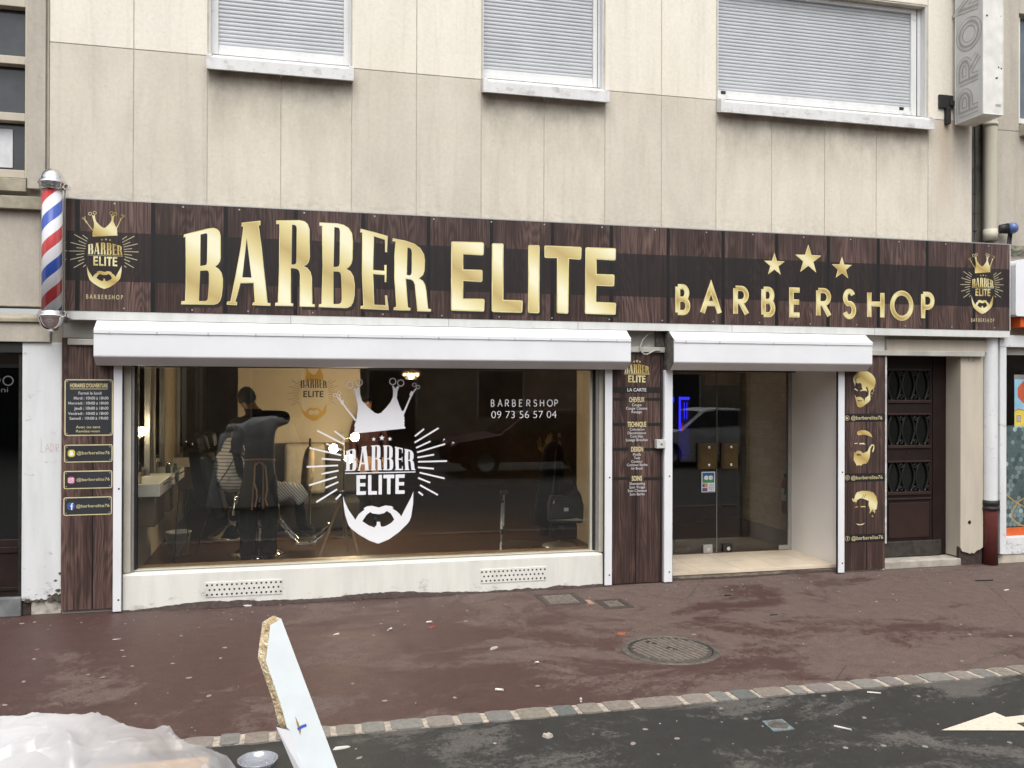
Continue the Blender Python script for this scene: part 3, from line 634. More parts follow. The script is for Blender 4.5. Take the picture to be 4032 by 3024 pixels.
# number pilaster, beam and step at the house door
mb = MB()
rnd = random.Random(5)
foot = [(7.327, 0.21)] + [(7.327 + 0.303 * i / 12, 0.125 + 0.05 * abs(i - 5) / 6 + rnd.uniform(-.012, .012)) for i in range(1, 12)] + [(7.63, 0.20)]
mb.poly([foot + [(7.63, 2.419), (7.327, 2.419)]], 0.0, 0.06, 0)
mb.box(7.329, 7.628, 0.0605, 0.30, 0.10, 2.419, 0)
mb.poly([[(7.322, 0.0), (7.632, 0.0)] + [(q[0], q[1] + 0.004) for q in foot[::-1]]], 0.020, 0.06, 1)
mb.disc(7.447, 0.489, 0.022, -0.002, 2, 14)
text(mb, '12', (7.425, 7.520, 2.318, 2.38), -0.0015, 3, 0.005)  # house number laid flat on the face in a darker tone
mb.build('door_pilaster', ['cream_paint', 'fillet', 'iron', plain('darker_number', (0.31, 0.27, 0.215), 0.8)], bld)
mb = MB().box(6.337, 7.66, -0.035, 0.30, 2.42, 2.558, 0); mb.build('door_lintel', 'cream_paint', bld, 0.006)
mb = MB().box(6.34, 7.34, 0.004, 0.34, 0.0, 0.083, 0); mb.build('doorstep', plain('worn_step', (0.36, 0.33, 0.285), 0.75, 0, 0.25, 8), bld, 0.008)
mb = MB()
mb.box(3.715, 5.79, 0.07, 0.985, 0.040, 0.070, 0); mb.box(3.715, 5.79, 0.078, 0.985, 0.0, 0.0395, 2)  # strip below the tread coloured darker, standing in for the step front's shadow
for x in (4.18, 4.64, 5.10, 5.56): mb.box(x, x + 0.004, 0.069, 0.985, 0.0695, 0.0703, 1)
mb.box(3.715, 5.79, 0.52, 0.524, 0.0695, 0.0706, 1)
mb.build('entrance_step', ['tile', plain('tile_joint', (0.27, 0.22, 0.16), 0.7), plain('shaded_step_front', (0.20, 0.165, 0.125), 0.8, 0, 0.4, 12)], bld, 0.004)

# upper windows
def upper_window(x0, x1, top, wl, wr, two_rail):
    fr = MB(); y0, y1 = 0.085, 0.16; zb = 5.093
    fr.box(x0 + 0.002, x0 + wl, y0, y1, zb, top, 0); fr.box(x1 - wr, x1 - 0.002, y0, y1, zb, top, 0)
    fr.box(x0 + wl, x1 - wr, y0 + .006, y1, zb, zb + 0.048, 0); fr.box(x0 + wl, x1 - wr, y0, y1, top - 0.05, top, 0)
    if two_rail:
        fr.box(x1 - wr * 0.52, x1 - wr * 0.42, y0 - 0.002, y0 + 0.01, zb, top, 1)
    # pale reveal lining
    fr.box(x0 + .001, x0 + 0.012, 0.004, y0, zb - .06, top, 0); fr.box(x1 - 0.012, x1 - .001, 0.004, y0, zb - .06, top, 0)
    f = fr.build('window', ['white_pvc', 'black'], bld, 0.004)
    pr = []; z = zb + 0.098; p = 0.0375
    while z < top - 0.05:
        pr += [(0.1205, z), (0.1155, z + 0.004), (0.1130, z + 0.012), (0.1128, z + 0.022), (0.1145, z + 0.031), (0.1205, z + 0.0368)]; z += p
    sh = MB()
    n = len(pr); xa, xb = x0 + wl - 0.004, x1 - wr + 0.004
    sh.raw([(xa, q[0], q[1]) for q in pr] + [(xb, q[0], q[1]) for q in pr], [(i, n + i, n + i + 1, i + 1) for i in range(n - 1)], 0, False)
    sh.box(xa, xb, 0.110, 0.15, zb + 0.050, zb + 0.099, 1)
    rnd = random.Random(int(x0 * 100))
    sh.build('roller_shutter', ['shutter_grey', 'white_pvc'], f)
    si = MB()
    si.poly([(-0.105, 4.887), (-0.105, 5.000), (-0.098, 5.008), (0.09, 5.088), (0.09, 4.93), (0.0, 4.915)], x0 - 0.012, x1 + 0.022, 0, lambda a, z, y: (y, a, z))
    for xx in (x0 - 0.013, x1 - 0.022): si.poly([(-0.106, 4.90), (-0.106, 5.022), (0.0, 5.060), (0.0, 4.95)], xx, xx + 0.045, 0, lambda a, z, y: (y, a, z))
    s = si.build('sill', 'white_pvc', f, 0.005)
    return f
w1 = upper_window(-0.785, 0.495, 6.30, 0.075, 0.062, False)
w2 = upper_window(1.776, 3.039, 6.30, 0.020, 0.085, True)
w3 = upper_window(4.307, 6.873, 6.30, 0.022, 0.135, True)
for x in (4.40, 6.60): MB().box(x, x + 0.055, 0.10, 0.112, 5.155, 5.185).build('shutter_stop', 'iron', w3, 0.004)

# ------------------------------------------------------------------ big fascia sign
sg = thing('shop_sign', (2.95, -0.1, 2.6), 'long dark wood-print fascia sign with gold lettering over the barber shop', 'sign')
mb = MB().box(-1.955, 7.850, -0.150, -0.128, 2.668, 3.639); mb.build('board', 'wood_sign', sg)
mb = MB()
mb.box(-1.962, 7.857, -0.146, -0.002, 2.590, 2.667, 0)
for x in (-0.05, 1.42, 2.72, 4.4, 6.1): mb.box(x, x + 0.003, -0.1468, -0.1462, 2.591, 2.666, 1)
mb.box(-1.966, -1.9555, -0.149, -0.002, 2.667, 3.644, 0); mb.box(7.8505, 7.860, -0.149, -0.002, 2.667, 3.644, 0)
mb.box(-1.962, 7.857, -0.149, -0.002, 3.6395, 3.650, 2)
mb.build('edge_trim', ['sign_edge', 'black', 'alu'], sg, 0.002)
rnd = random.Random(2)
for i in range(17):
    x = -1.6 + i * 0.57 + rnd.uniform(-.05, .05)
    MB().disc(x, 3.615, 0.008, -0.1525, 0, 8, None, -0.150).build('screw', 'alu', sg)
    MB().disc(x + 0.08, 2.695, 0.008, -0.1525, 0, 8, None, -0.150).build('screw', 'alu', sg)
YS = -0.152
def gold_letters(mb, letters, y, tf=None, d=0.009, shadow=False):
    for L in letters:
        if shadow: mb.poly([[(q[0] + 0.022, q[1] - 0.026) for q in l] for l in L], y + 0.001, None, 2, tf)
        mb.poly(L, y, None, 1, tf)
        mb.poly([inset(L[0], d)] + [inset(l, d) for l in L[1:]], y - 0.0012, None, 0, tf)
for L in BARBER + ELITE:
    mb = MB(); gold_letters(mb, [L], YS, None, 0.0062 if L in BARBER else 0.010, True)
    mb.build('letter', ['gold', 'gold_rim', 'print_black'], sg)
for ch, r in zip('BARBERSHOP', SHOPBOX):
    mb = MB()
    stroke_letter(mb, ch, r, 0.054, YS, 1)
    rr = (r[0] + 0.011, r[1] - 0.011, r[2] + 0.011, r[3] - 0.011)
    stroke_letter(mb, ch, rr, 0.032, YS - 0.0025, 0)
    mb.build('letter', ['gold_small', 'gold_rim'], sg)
for x, z, r in STARS:
    mb = MB(); mb.poly([star(x, z - 0.01, r)], YS, None, 1); mb.poly([star(x, z - 0.01, r * 0.88)], YS - 0.0012, None, 0)
    mb.build('star', ['gold_small', 'gold_rim'], sg)
bx = [q for L in BARBER for q in L[0]]; ex = [q for L in ELITE for q in L[0]]
def fitter(pts, r):
    a0, a1 = min(q[0] for q in pts), max(q[0] for q in pts); b0, b1 = min(q[1] for q in pts), max(q[1] for q in pts)
    return lambda q: (r[0] + (q[0] - a0) / (a1 - a0) * (r[1] - r[0]), r[2] + (q[1] - b0) / (b1 - b0) * (r[3] - r[2]))
def words(mb, rb, re_, y, m=0):
    fb = fitter(bx, rb); fe = fitter(ex, re_)
    for L in BARBER: mb.poly([[fb(q) for q in l] for l in L], y, None, m)
    for L in ELITE: mb.poly([[fe(q) for q in l] for l in L], y, None, m)
def emblem(mb, F, y, m=0, mr=0):
    cx, cz, sx, sz = F
    T = lambda q: (cx + q[0] * sx, cz + q[1] * sz)
    mb.poly([[T(q) for q in EM['crown']]], y, None, m)
    for i, (x, z, r) in enumerate(EM['rings']):
        c = T((x, z)); mb.disc(c[0], c[1], r * sx, y - 0.0004 * (1 + i % 2), m, 16, r * sx * 0.74)
    for i, (p, w) in enumerate(EM['arms']): mb.rib([T(q) for q in p], w * sx, y - 0.0003 * (3 + i % 3), m)
    for x, z, r in EM['stars']: mb.poly([star(*T((x, z)), r * sx)], y, None, m)
    for p in EM['rays']: mb.rib([T(q) for q in p], 0.0135 * sx, y, mr)
    mb.poly([[T(q) for q in EM['beard']], [T(q) for q in EM['mouth']]], y, None, m)
    a = EM['barber']; b = EM['elite']
    words(mb, (*[cx + v * sx for v in a[:2]], *[cz + v * sz for v in a[2:]]), (*[cx + v * sx for v in b[:2]], *[cz + v * sz for v in b[2:]]), y, m)
    mb.rib([T(q) for q in EM['line']], 0.008 * sx, y, mr)
for F, TR in ((EML, EML_T), (EMR, EMR_T)):
    mb = MB(); emblem(mb, F, YS, 0, 1)
    text(mb, 'B A R B E R S H O P', TR, YS, 2, 0.004)
    mb.build('emblem', ['gold_small', plain('dull_gold', (0.42, 0.38, 0.25), 0.5), 'gold_text'], sg)

# ------------------------------------------------------------------ barber pole
bp = thing('barber_pole', (-2.025, -0.27, 2.469), 'red, white and blue striped barber pole with chrome caps at the end of the sign', 'barber pole')
k = N('barber_stripes'); x, y, z = k.xyz()
ang = k.math('ARCTAN2', k.math('ADD', y, 0.27), k.math('ADD', x, 2.025))
ph = k.math('FRACT', k.math('ADD', k.math('SUBTRACT', k.math('DIVIDE', z, 0.455), k.math('DIVIDE', ang, 2 * math.pi)), 0.80))
k.set(k.ramp(ph, (0.0, (0.55, 0.045, 0.05)), (0.25, (0.78, 0.78, 0.82)), (0.5, (0.03, 0.085, 0.42)), (0.75, (0.78, 0.78, 0.82)), interp='CONSTANT'), 0.35)
mb = MB().lathe((-2.025, -0.27), [(0, 2.62), (0.079, 2.62), (0.079, 3.72), (0, 3.72)], 40); mb.build('striped_cylinder', k.m, bp)
mb = MB().lathe((-2.025, -0.27), [(0.094, 2.64), (0.094, 3.70)], 40); mb.build('glass_sleeve', glass('sleeve_glass', (0.97, 0.97, 0.97)), bp)
mb = MB().lathe((-2.025, -0.27), [(0.0, 3.862), (0.03, 3.860), (0.06, 3.845), (0.083, 3.815), (0.094, 3.785), (0.098, 3.765), (0.112, 3.755), (0.114, 3.735), (0.104, 3.722), (0.100, 3.70), (0.098, 3.685), (0.0, 3.685)], 40)
mb.box(-1.93, -1.905, -0.27, -0.15, 3.705, 3.735); mb.build('top_cap', 'chrome', bp)
mb = MB().lathe((-2.025, -0.27), [(0.0, 2.652), (0.098, 2.650), (0.102, 2.64), (0.104, 2.625), (0.114, 2.618), (0.114, 2.598), (0.106, 2.588), (0.098, 2.562), (0.082, 2.525), (0.055, 2.495), (0.025, 2.478), (0, 2.474)], 40)
mb.box(-1.93, -1.905, -0.27, -0.15, 2.60, 2.63); mb.build('bottom_cap', 'chrome', bp)
mb = MB().box(-1.935, -1.925, -0.25, -0.155, 2.55, 3.75); mb.box(-1.93, -1.968 + 0.02, -0.16, -0.149, 2.60, 3.70); mb.build('bracket', 'chrome', bp)

# ------------------------------------------------------------------ white roller shutter boxes with their rails
M['dirty_plaster'] = plain('sooty_plaster', (0.11, 0.10, 0.085), 0.9, 0, 0.75, 9, 0.3)
def shutter_box(x0, x1, rails, label):
    t = thing('shutter_box', ((x0 + x1) / 2, 0, 2.4), label, 'roller shutter', 'white roller shutter boxes under the sign')
    prof = [(-0.004, 2.193), (-0.170, 2.193), (-0.270, 2.266), (-0.270, 2.499), (-0.150, 2.585), (-0.004, 2.585)]
    mb = MB().poly(prof, x0, x1, 0, lambda a, z, y: (y, a, z)); mb.build('housing', 'white_alu', t, 0.012, 4)
    mb = MB().poly([(-0.2702, 2.466), (-0.2785, 2.468), (-0.2785, 2.497), (-0.262, 2.513), (-0.2705, 2.4985)], x0 + 0.001, x1 - 0.001, 0, lambda a, z, y: (y, a, z))
    rnd = random.Random(int(x0 * 10)); q = x0 + 0.12
    while q < x1 - 0.05:
        mb.box(q, q + 0.014, -0.2805, -0.2786, 2.464, 2.484, 1); q += rnd.uniform(0.25, 0.62)
    mb.build('cover_seam', ['white_alu', 'white_pvc'], t)
    for a, b in rails:
        mb = MB().box(a, b, -0.080, -0.034, 0.012, 2.192, 0)
        mb.box(b if a < (x0 + x1) / 2 else a - 0.006, (b + 0.006) if a < (x0 + x1) / 2 else a, -0.074, -0.045, 0.012, 2.192, 1)
        mb.disc((a + b) / 2 + 0.012, 0.115, 0.009, -0.0806, 1, 10); mb.disc((a + b) / 2 + 0.012, 1.10, 0.009, -0.0806, 1, 10)
        mb.build('guide_rail', ['white_alu', 'iron'], t, 0.003)
    return t
shutter_box(-1.694, 3.234, [(-1.569, -1.498), (3.033, 3.111)], 'long white roller shutter box with two rails over the display window')
s2 = shutter_box(3.698, 5.982, [(3.679, 3.769), (5.703, 5.780)], 'short white roller shutter box with two rails over the glass entrance')
mb = MB().poly([(-0.004, 2.19), (-0.168, 2.19), (-0.262, 2.262), (-0.262, 2.503), (-0.150, 2.582), (-0.004, 2.582)], 3.690, 3.6975, 0, lambda a, z, y: (y, a, z)); mb.build('end_plate', 'dirty_plaster', s2)
struct('mortar_patch', MB().box(3.60, 3.685, -0.05, 0.0, 2.43, 2.60), 'dirty_plaster', 0.01)

# ------------------------------------------------------------------ display window
sw = thing('display_window', (0.77, 0.08, 0.33), 'wide display window with white bearded king emblem on the glass', 'window')
mb = MB()
mb.box(-1.497, -1.437, 0.0, 0.14, 0.337, 2.43, 0); mb.box(3.0, 3.10, 0.0, 0.14, 0.337, 2.43, 0)
mb.box(-1.437, -1.415, 0.03, 0.14, 0.337, 2.24, 1); mb.box(-1.415, -1.397, 0.06, 0.14, 0.337, 2.24, 2)
mb.box(2.975, 3.0, 0.03, 0.14, 0.337, 2.24, 1); mb.box(2.955, 2.975, 0.06, 0.14, 0.337, 2.24, 2); mb.box(2.931, 2.955, 0.08, 0.14, 0.337, 2.24, 0)
mb.box(-1.437, 3.0, 0.03, 0.14, 2.185, 2.43, 2); mb.box(-1.415, 2.975, 0.05, 0.138, 0.337, 0.347, 0)
mb.build('frame', ['beige_frame', 'alu', 'black'], sw, 0.003)
mb = MB().box(-1.40, 2.935, 0.096, 0.106, 0.345, 2.19); mb.build('pane', 'glass', sw)
YD = 0.0945
mb = MB(); emblem(mb, EMW, YD, 0, 0); mb.build('emblem_decal', 'vinyl', sw)
mb = MB()
w = (WT1[1] - WT1[0]); 
for i, ch in enumerate('BARBERSHOP'):
    cw = w / 10.0
    a = WT1[0] + w * (0, .098, .207, .312, .415, .525, .63, .727, .833, .945)[i]
    stroke_letter(mb, ch, (a, a + w * (.052, .073, .06, .055, .05, .06, .055, .065, .09, .055)[i], WT1[2], WT1[3]), 0.0078, YD, 0, None, 0.0002)
text(mb, '09 73 56 57 04', WT2, YD, 0, -0.013)
mb.build('lettering_decal', 'vinyl', sw)

# ------------------------------------------------------------------ glass entrance
gd = thing('glass_entrance', (4.76, 1.0, 0.07), 'frameless double glass door with brass-tinted plates, at the back of a tiled recess', 'glass door')
mb = MB().box(3.725, 4.810, 0.998, 1.010, 0.082, 2.19); dl = mb.build('door_leaf', 'glass_door', gd)
mb = MB().box(4.816, 5.740, 0.998, 1.010, 0.082, 2.19); dr = mb.build('door_leaf', 'glass_door', gd)
mb = MB().box(4.8105, 4.8155, 0.996, 1.011, 0.082, 2.19); mb.build('seal', plain('grey_seal', (0.25, 0.25, 0.24), 0.5), gd)
mb = MB().box(5.742, 5.789, 0.985, 1.03, 0.07, 2.195); mb.build('jamb', 'alu', gd, 0.003)
M['amber'] = plain('amber_plate', (0.085, 0.055, 0.018), 0.18, 0, 0.35, 4)
for a, b, lf in ((4.557, 4.805, dl), (4.859, 5.074, dr)):
    mb = MB().box(a, b, 0.975, 0.992, 1.060, 1.364, 0)
    mb.box(a, a + 0.03, 0.9735, 0.9748, 1.060, 1.364, 2)
    for z in (1.108, 1.316): mb.lathe((0, 0), [(0, -0.012), (0.016, -0.010), (0.019, 0.0)], 14, 1); 
    n = len(mb.v) - 2 * 42
    for kk, z in enumerate((1.108, 1.316)):
        for i in range(42):
            q = mb.v[n + kk * 42 + i]; mb.v[n + kk * 42 + i] = ((a + b) / 2 + 0.02 + q[0], 0.973 + q[2], z + q[1])
    mb.build('push_plate', ['amber', 'chrome', plain('plate_edge', (0.04, 0.026, 0.008), 0.3)], lf)
mb = MB().box(4.633, 4.750, 0.975, 1.02, 0.076, 0.173, 0); mb.disc(4.70, 0.118, 0.022, 0.9735, 1, 14); mb.build('floor_lock', ['alu', 'chrome'], dl, 0.003)
mb = MB().box(4.888, 5.005, 0.975, 1.02, 0.076, 0.173, 0); mb.disc(4.955, 0.118, 0.022, 0.9735, 1, 14); mb.build('floor_lock', ['black', 'chrome'], dr, 0.003)
mb = MB().box(5.618, 5.741, 0.98, 1.02, 0.076, 0.128); mb.build('hinge', 'alu', dr, 0.003)
mb = MB()
st = (4.618, 4.790, 0.786, 1.025); y = 0.9965
mb.rect(st, y, 0)
mb.rect((4.628, 4.780, 0.955, 1.015), y - .0006, 1); mb.rect((4.628, 4.780, 0.895, 0.955), y - .0006, 2)
for i, (cx, r0) in enumerate(((4.678, 1), (4.734, 1))):
    mb.poly([arc(cx, 0.955, 0.030, 0.026, 0, 360, 20)[:-1]], y - .0012 - i * .0003, None, 0)
mb.rect((4.700, 4.708, 0.929, 0.981), y - .0018, 2); mb.rect((4.734, 4.768, 0.952, 0.957), y - .0020, 2)
for zz, c1, c2 in ((0.866, 3, 4), (0.815, 1, 3)):
    mb.rect((4.626, 4.694, zz - 0.022, zz + 0.022), y - .0006, 1)
    mb.disc(4.648, zz, 0.017, y - .0012, c1, 16); mb.disc(4.671, zz, 0.017, y - .0015, c2, 16)
    mb.rect((4.702, 4.782, zz - 0.025, zz - 0.017), y - .0006, 1); text(mb, 'VISA', (4.706, 4.778, zz - 0.006, zz + 0.017), y - .0006, 1, 0.01)
mb.build('card_sticker', ['vinyl', plain('sticker_blue', (0.02, 0.12, 0.30), 0.4), plain('sticker_green', (0.05, 0.22, 0.10), 0.4), plain('sticker_red', (0.42, 0.03, 0.03), 0.4), plain('sticker_yellow', (0.6, 0.35, 0.05), 0.4)], dl)

# ------------------------------------------------------------------ wood-print information panels
YP = -0.034
def frame_rect(mb, r, w, y, m, c=0.022):
    def rr(r, c): return [(r[0] + c, r[2]), (r[1] - c, r[2])] + arc(r[1] - c, r[2] + c, c, c, -90, 0, 5)[1:] + [(r[1], r[3] - c)] + arc(r[1] - c, r[3] - c, c, c, 0, 90, 5)[1:] + [(r[0] + c, r[3])] + arc(r[0] + c, r[3] - c, c, c, 90, 180, 5)[1:] + [(r[0], r[2] + c)] + arc(r[0] + c, r[2] + c, c, c, 180, 270, 5)[1:-1]
    o = rr(r, c)
    mb.poly([o], y, None, m[0]); mb.poly([inset(o, w)], y - 0.0008, None, m[1])
    for a in (r[0] + 0.022, r[1] - 0.022):
        for b in (r[2] + 0.022, r[3] - 0.022): mb.disc(a, b, 0.0055, y - 0.0016, m[2], 8)
pa = thing('wall_panel', (-1.785, 0, 0.03), 'tall wood-print panel with opening hours and handle plates, left of the display window', 'sign panel', 'wood-print panels between the shop openings')
mb = MB().box(-2.000, -1.571, -0.032, -0.001, 0.035, 2.437); mb.build('board', 'wood_panel', pa)
ic = [plain('icon_yellow', (0.62, 0.52, 0.06), 0.4), plain('icon_pink', (0.55, 0.10, 0.20), 0.4), plain('icon_blue', (0.045, 0.10, 0.32), 0.4)]
mb = MB(); frame_rect(mb, PLATES[0], 0.010, YP, (0, 1, 2))
text(mb, "HORAIRES D'OUVERTURE", HTITLE, YP - .0016, 3, 0.03); mb.rect((HTITLE[0], HTITLE[1], 1.983, 1.988), YP - .0016, 3)
for q in HOURS: text(mb, q[0], q[1:], YP - .0016, 4, 0.002)
for q in HOURS2: text(mb, q[0], q[1:], YP - .0016, 3, 0.002)
mb.build('opening_hours_plate', ['gold_text', 'print_slate', 'alu', 'gold_text', 'print_white'], pa)
for i in range(3):
    mb = MB(); frame_rect(mb, PLATES[i + 1], 0.009, YP, (0, 1, 2), 0.018)
    text(mb, HANDLES[i][0], HANDLES[i][1:], YP - .0016, 3, 0.002)
    r = ICONS[i]; c = 0.014; cx, cz = (r[0] + r[1]) / 2, (r[2] + r[3]) / 2
    mb.poly([[(r[0] + c, r[2]), (r[1] - c, r[2]), (r[1], r[2] + c), (r[1], r[3] - c), (r[1] - c, r[3]), (r[0] + c, r[3]), (r[0], r[3] - c), (r[0], r[2] + c)]], YP - .0016, None, 4)
    if i == 0: mb.poly([[(cx - .021, cz - .016), (cx - .008, cz - .019), (cx, cz - .023), (cx + .008, cz - .019), (cx + .021, cz - .016), (cx + .014, cz - .004), (cx + .012, cz + .012)] + arc(cx, cz + .012, .012, .012, 0, 180, 8)[1:] + [(cx - .014, cz - .004)]], YP - .0024, None, 5)
    if i == 1:
        o = [(cx - .02, cz - .02), (cx + .02, cz - .02), (cx + .02, cz + .02), (cx - .02, cz + .02)]
        mb.poly([o, inset(o, .005)], YP - .0024, None, 5); mb.disc(cx, cz, .0115, YP - .0027, 5, 16, .0065); mb.disc(cx + .012, cz + .012, .003, YP - .0027, 5, 8)
    if i == 2: mb.rib([(cx + .018, cz + .024), (cx + .010, cz + .022), (cx + .007, cz + .012), (cx + .007, cz - .032)], .010, YP - .0024, 5); mb.rib([(cx - .006, cz + .002), (cx + .018, cz + .002)], .008, YP - .0027, 5)
    mb.build('handle_plate', ['gold_text', 'print_slate', 'alu', 'gold_text', ic[i], 'vinyl'], pa)

pb = thing('wall_panel', (3.41, 0, 0.01), 'wood-print price list panel headed la carte, between the display window and the entrance', 'sign panel', 'wood-print panels between the shop openings')
mb = MB().box(3.120, 3.684, -0.032, -0.001, 0.011, 2.366); mb.build('board', 'wood_panel', pb)
mb = MB(); words(mb, CB, CE, YP, 0)
mb.rib([(CB[0] - .005, 2.150), (CB[1] + .005, 2.150)], 0.006, YP, 1)
for i, (x, z) in enumerate(CS): mb.poly([star(x, z, 0.018 if i == 1 else 0.013)], YP, None, 1)
for q in CHEADS: text(mb, q[0], q[1:], YP - .001, 1, 0.03)
mb.build('gold_lettering', ['gold_small', 'gold_text'], pb)
mb = MB()
mb.rect((3.121, 3.683, CBAND[2], CBAND[3]), YP, 0)
for r in CBARS: mb.rect((max(r[0], 3.121), min(r[1], 3.683), r[2], r[3]), YP, 0)
text(mb, 'LA CARTE', LACARTE, YP - .001, 1, 0.012)
for q in CARTE: text(mb, q[0], q[1:], YP - .0005, 1, 0.0)
mb.build('price_list', ['print_black', 'print_white'], pb)

pc = thing('wall_panel', (6.06, 0, 0.02), 'wood-print panel with three gold heads of hair and beards, beside the house door', 'sign panel', 'wood-print panels between the shop openings')
mb = MB().box(5.785, 6.317, -0.032, -0.001, 0.022, 2.372); mb.build('board', 'wood_panel', pc)
mb = MB().box(6.3175, 6.337, -0.036, 0.0, 0.30, 2.372); mb.build('edge_strip', 'white_pvc', pc)
mb = MB(); mb.poly([HEAD1, H1M], YP, None, 0)
for q in H1B: mb.poly([q], YP - .0006, None, 0)
mb.rib(H1C, 0.006, YP - .0012, 1); mb.build('printed_head', ['gold_small', 'print_black'], pc)
mb = MB(); mb.poly([HEAD2, H2M], YP, None, 0)
for q in H2B: mb.poly([q], YP - .0006, None, 0)
mb.build('printed_head', ['gold_small'], pc)
mb = MB(); mb.poly([HEAD3], YP, None, 0)
for q in H3B: mb.poly([q], YP - .0006, None, 0)
for q in ([(6.05, 0.845), (6.035, 0.82), (6.02, 0.80)], [(6.08, 0.85), (6.05, 0.81)]): mb.rib(q, .005, YP - .001, 1)
mb.build('printed_head', ['gold_small', 'print_black'], pc)
for i in range(3):
    mb = MB(); r = DBANDS[i]; mb.rect((5.786, 6.316, r[2], r[3]), YP, 0)
    text(mb, DTEXT[i][0], DTEXT[i][1:], YP - .001, 1, 0.004)
    x, z = DICON[i]; x += .004
    mb.disc(x, z, 0.028, YP - .001, 1, 20, 0.024)
    if i == 0: mb.poly([[(x - .013, z - .012), (x + .013, z - .012), (x + .008, z + .006), (x, z + .015), (x - .008, z + .006)]], YP - .001, None, 1)
    if i == 1:
        o = [(x - .013, z - .013), (x + .013, z - .013), (x + .013, z + .013), (x - .013, z + .013)]; mb.poly([o, inset(o, .003)], YP - .001, None, 1); mb.disc(x, z, .008, YP - .0013, 1, 14, .005)
    if i == 2: mb.rib([(x + .008, z + .015), (x + .001, z + .013), (x, z - .016)], .007, YP - .001, 1); mb.rib([(x - .006, z + .002), (x + .008, z + .002)], .005, YP - .0013, 1)
    mb.build('handle_band', ['print_black', 'gold_text'], pc)

# key switch, loose cable
mb = MB().box(3.588, 3.682, -0.10, -0.033, 1.388, 1.478, 0)
ks = mb.build('key_switch', plain('switch_grey', (0.55, 0.55, 0.53), 0.45, 0, 0.05)); tag(ks, 'small grey key switch box screwed to the edge of the price list panel', 'key switch')
b_ = ks.modifiers.new('bevel', 'BEVEL'); b_.width = 0.006; b_.segments = 2
mb = MB(); mb.disc(3.640, 1.430, 0.013, -0.1005, 0, 16); mb.rib([(3.637, 1.442), (3.643, 1.418)], 0.005, -0.1012, 1); mb.disc(3.61, 1.46, .004, -.1005, 1, 8); mb.disc(3.665, 1.46, .004, -.1005, 1, 8)
mb.build('keyhole', ['alu', 'black'], ks)
pts = [(3.570, -0.05, 2.585), (3.50, -0.07, 2.56), (3.440, -0.08, 2.50), (3.412, -0.085, 2.44), (3.415, -0.085, 2.385), (3.445, -0.085, 2.352), (3.485, -0.085, 2.350), (3.53, -0.08, 2.372), (3.575, -0.07, 2.392), (3.64, -0.06, 2.395)]
mb = MB().tube(pts, 0.0085, 8); tag(mb.build('loose_cable', plain('grey_cable', (0.36, 0.35, 0.33), 0.6)), 'grey cable hanging in a loop between the two shutter boxes', 'cable')

# ------------------------------------------------------------------ house door
hd = thing('house_door', (6.9, 0.24, 0.083), 'dark brown wooden house door with three scroll-grilled glass lights', 'door')
mb = MB(); yd = 0.24
L0, L1, R1_, R2_ = 6.345, 6.56, 7.110, 7.149
mb.box(7.150, 7.326, yd - 0.01, yd + 0.09, 0.085, 2.418, 0)
mb.box(L0, L1, yd, yd + 0.06, 0.085, 2.41, 0); mb.box(R1_, R2_, yd, yd + 0.06, 0.085, 2.41, 0)
lights = [(1.879, 2.2125), (1.360, 1.703), (0.826, 1.160)]
zz = [0.085] + [q for l in lights[::-1] for q in l] + [2.41]
for i in range(0, len(zz), 2): mb.box(L1, R1_, yd, yd + 0.06, zz[i], zz[i + 1], 0)
mb.build('door_frame', 'door_brown', hd, 0.004)
mb = MB()
for a, b in lights:
    mb.box(L1 - 0.01, R1_ + 0.01, yd - 0.018, yd - 0.001, a - 0.035, a - 0.002, 0)
    mb.box(L1 - 0.01, R1_ + 0.01, yd - 0.012, yd - 0.001, b + 0.002, b + 0.022, 0)
mb.box(L1 + 0.01, R1_ - 0.01, yd - 0.008, yd - .001, 0.30, 0.70, 0); mb.box(L1 - 0.02, R1_ + .01, yd - 0.014, yd - .001, 0.735, 0.755, 0)
mb.build('moulding', plain('door_brown_edge', (0.026, 0.012, 0.0095), 0.45, 0, 0.2, 5), hd, 0.004)
mb = MB().box(6.35, 7.249, yd - 0.035, yd - 0.0105, 0.085, 0.267); mb.build('kick_board', plain('grimy_kickboard', (0.03, 0.025, 0.02), 0.8, 0, 0.5, 12), hd, 0.012)
for a, b in lights:
    mb = MB().box(L1, R1_, yd + 0.03, yd + 0.04, a, b); gp = mb.build('glass_light', plain('dark_glass', (0.006, 0.008, 0.007), 0.12), hd)
    mb = MB(); zc = (a + b) / 2; h = (b - a) / 2 * 0.97
    for i in range(3):
        cx = L1 + 0.09 + i * 0.185
        for sgn in (-1, 1):
            pth = []
            for j in range(15):
                t = -1 + j / 7.0
                pth.append((cx + sgn * (0.030 + 0.052 * math.cos(t * 1.45)), yd + 0.012, zc + t * h))
            mb.tube(pth, 0.0115, 6)
        for e_ in (-1, 1): mb.tube([(cx + 0.092 + 0.020 * math.cos(R(q)), yd + 0.010, zc + e_ * h * 0.80 + 0.020 * math.sin(R(q))) for q in range(0, 361, 40)], 0.008, 6)
    mb.build('iron_scroll', plain('scroll_iron', (0.014, 0.013, 0.012), 0.45, 0.3, 0.3, 20), gp)
mb = MB()
mb.poly([star(6.83, 1.278, 0.026, 0.5)], yd - 0.006, yd, 0); mb.disc(6.83, 1.278, 0.012, yd - 0.008, 0, 12)
mb.build('rosette', 'iron', hd)
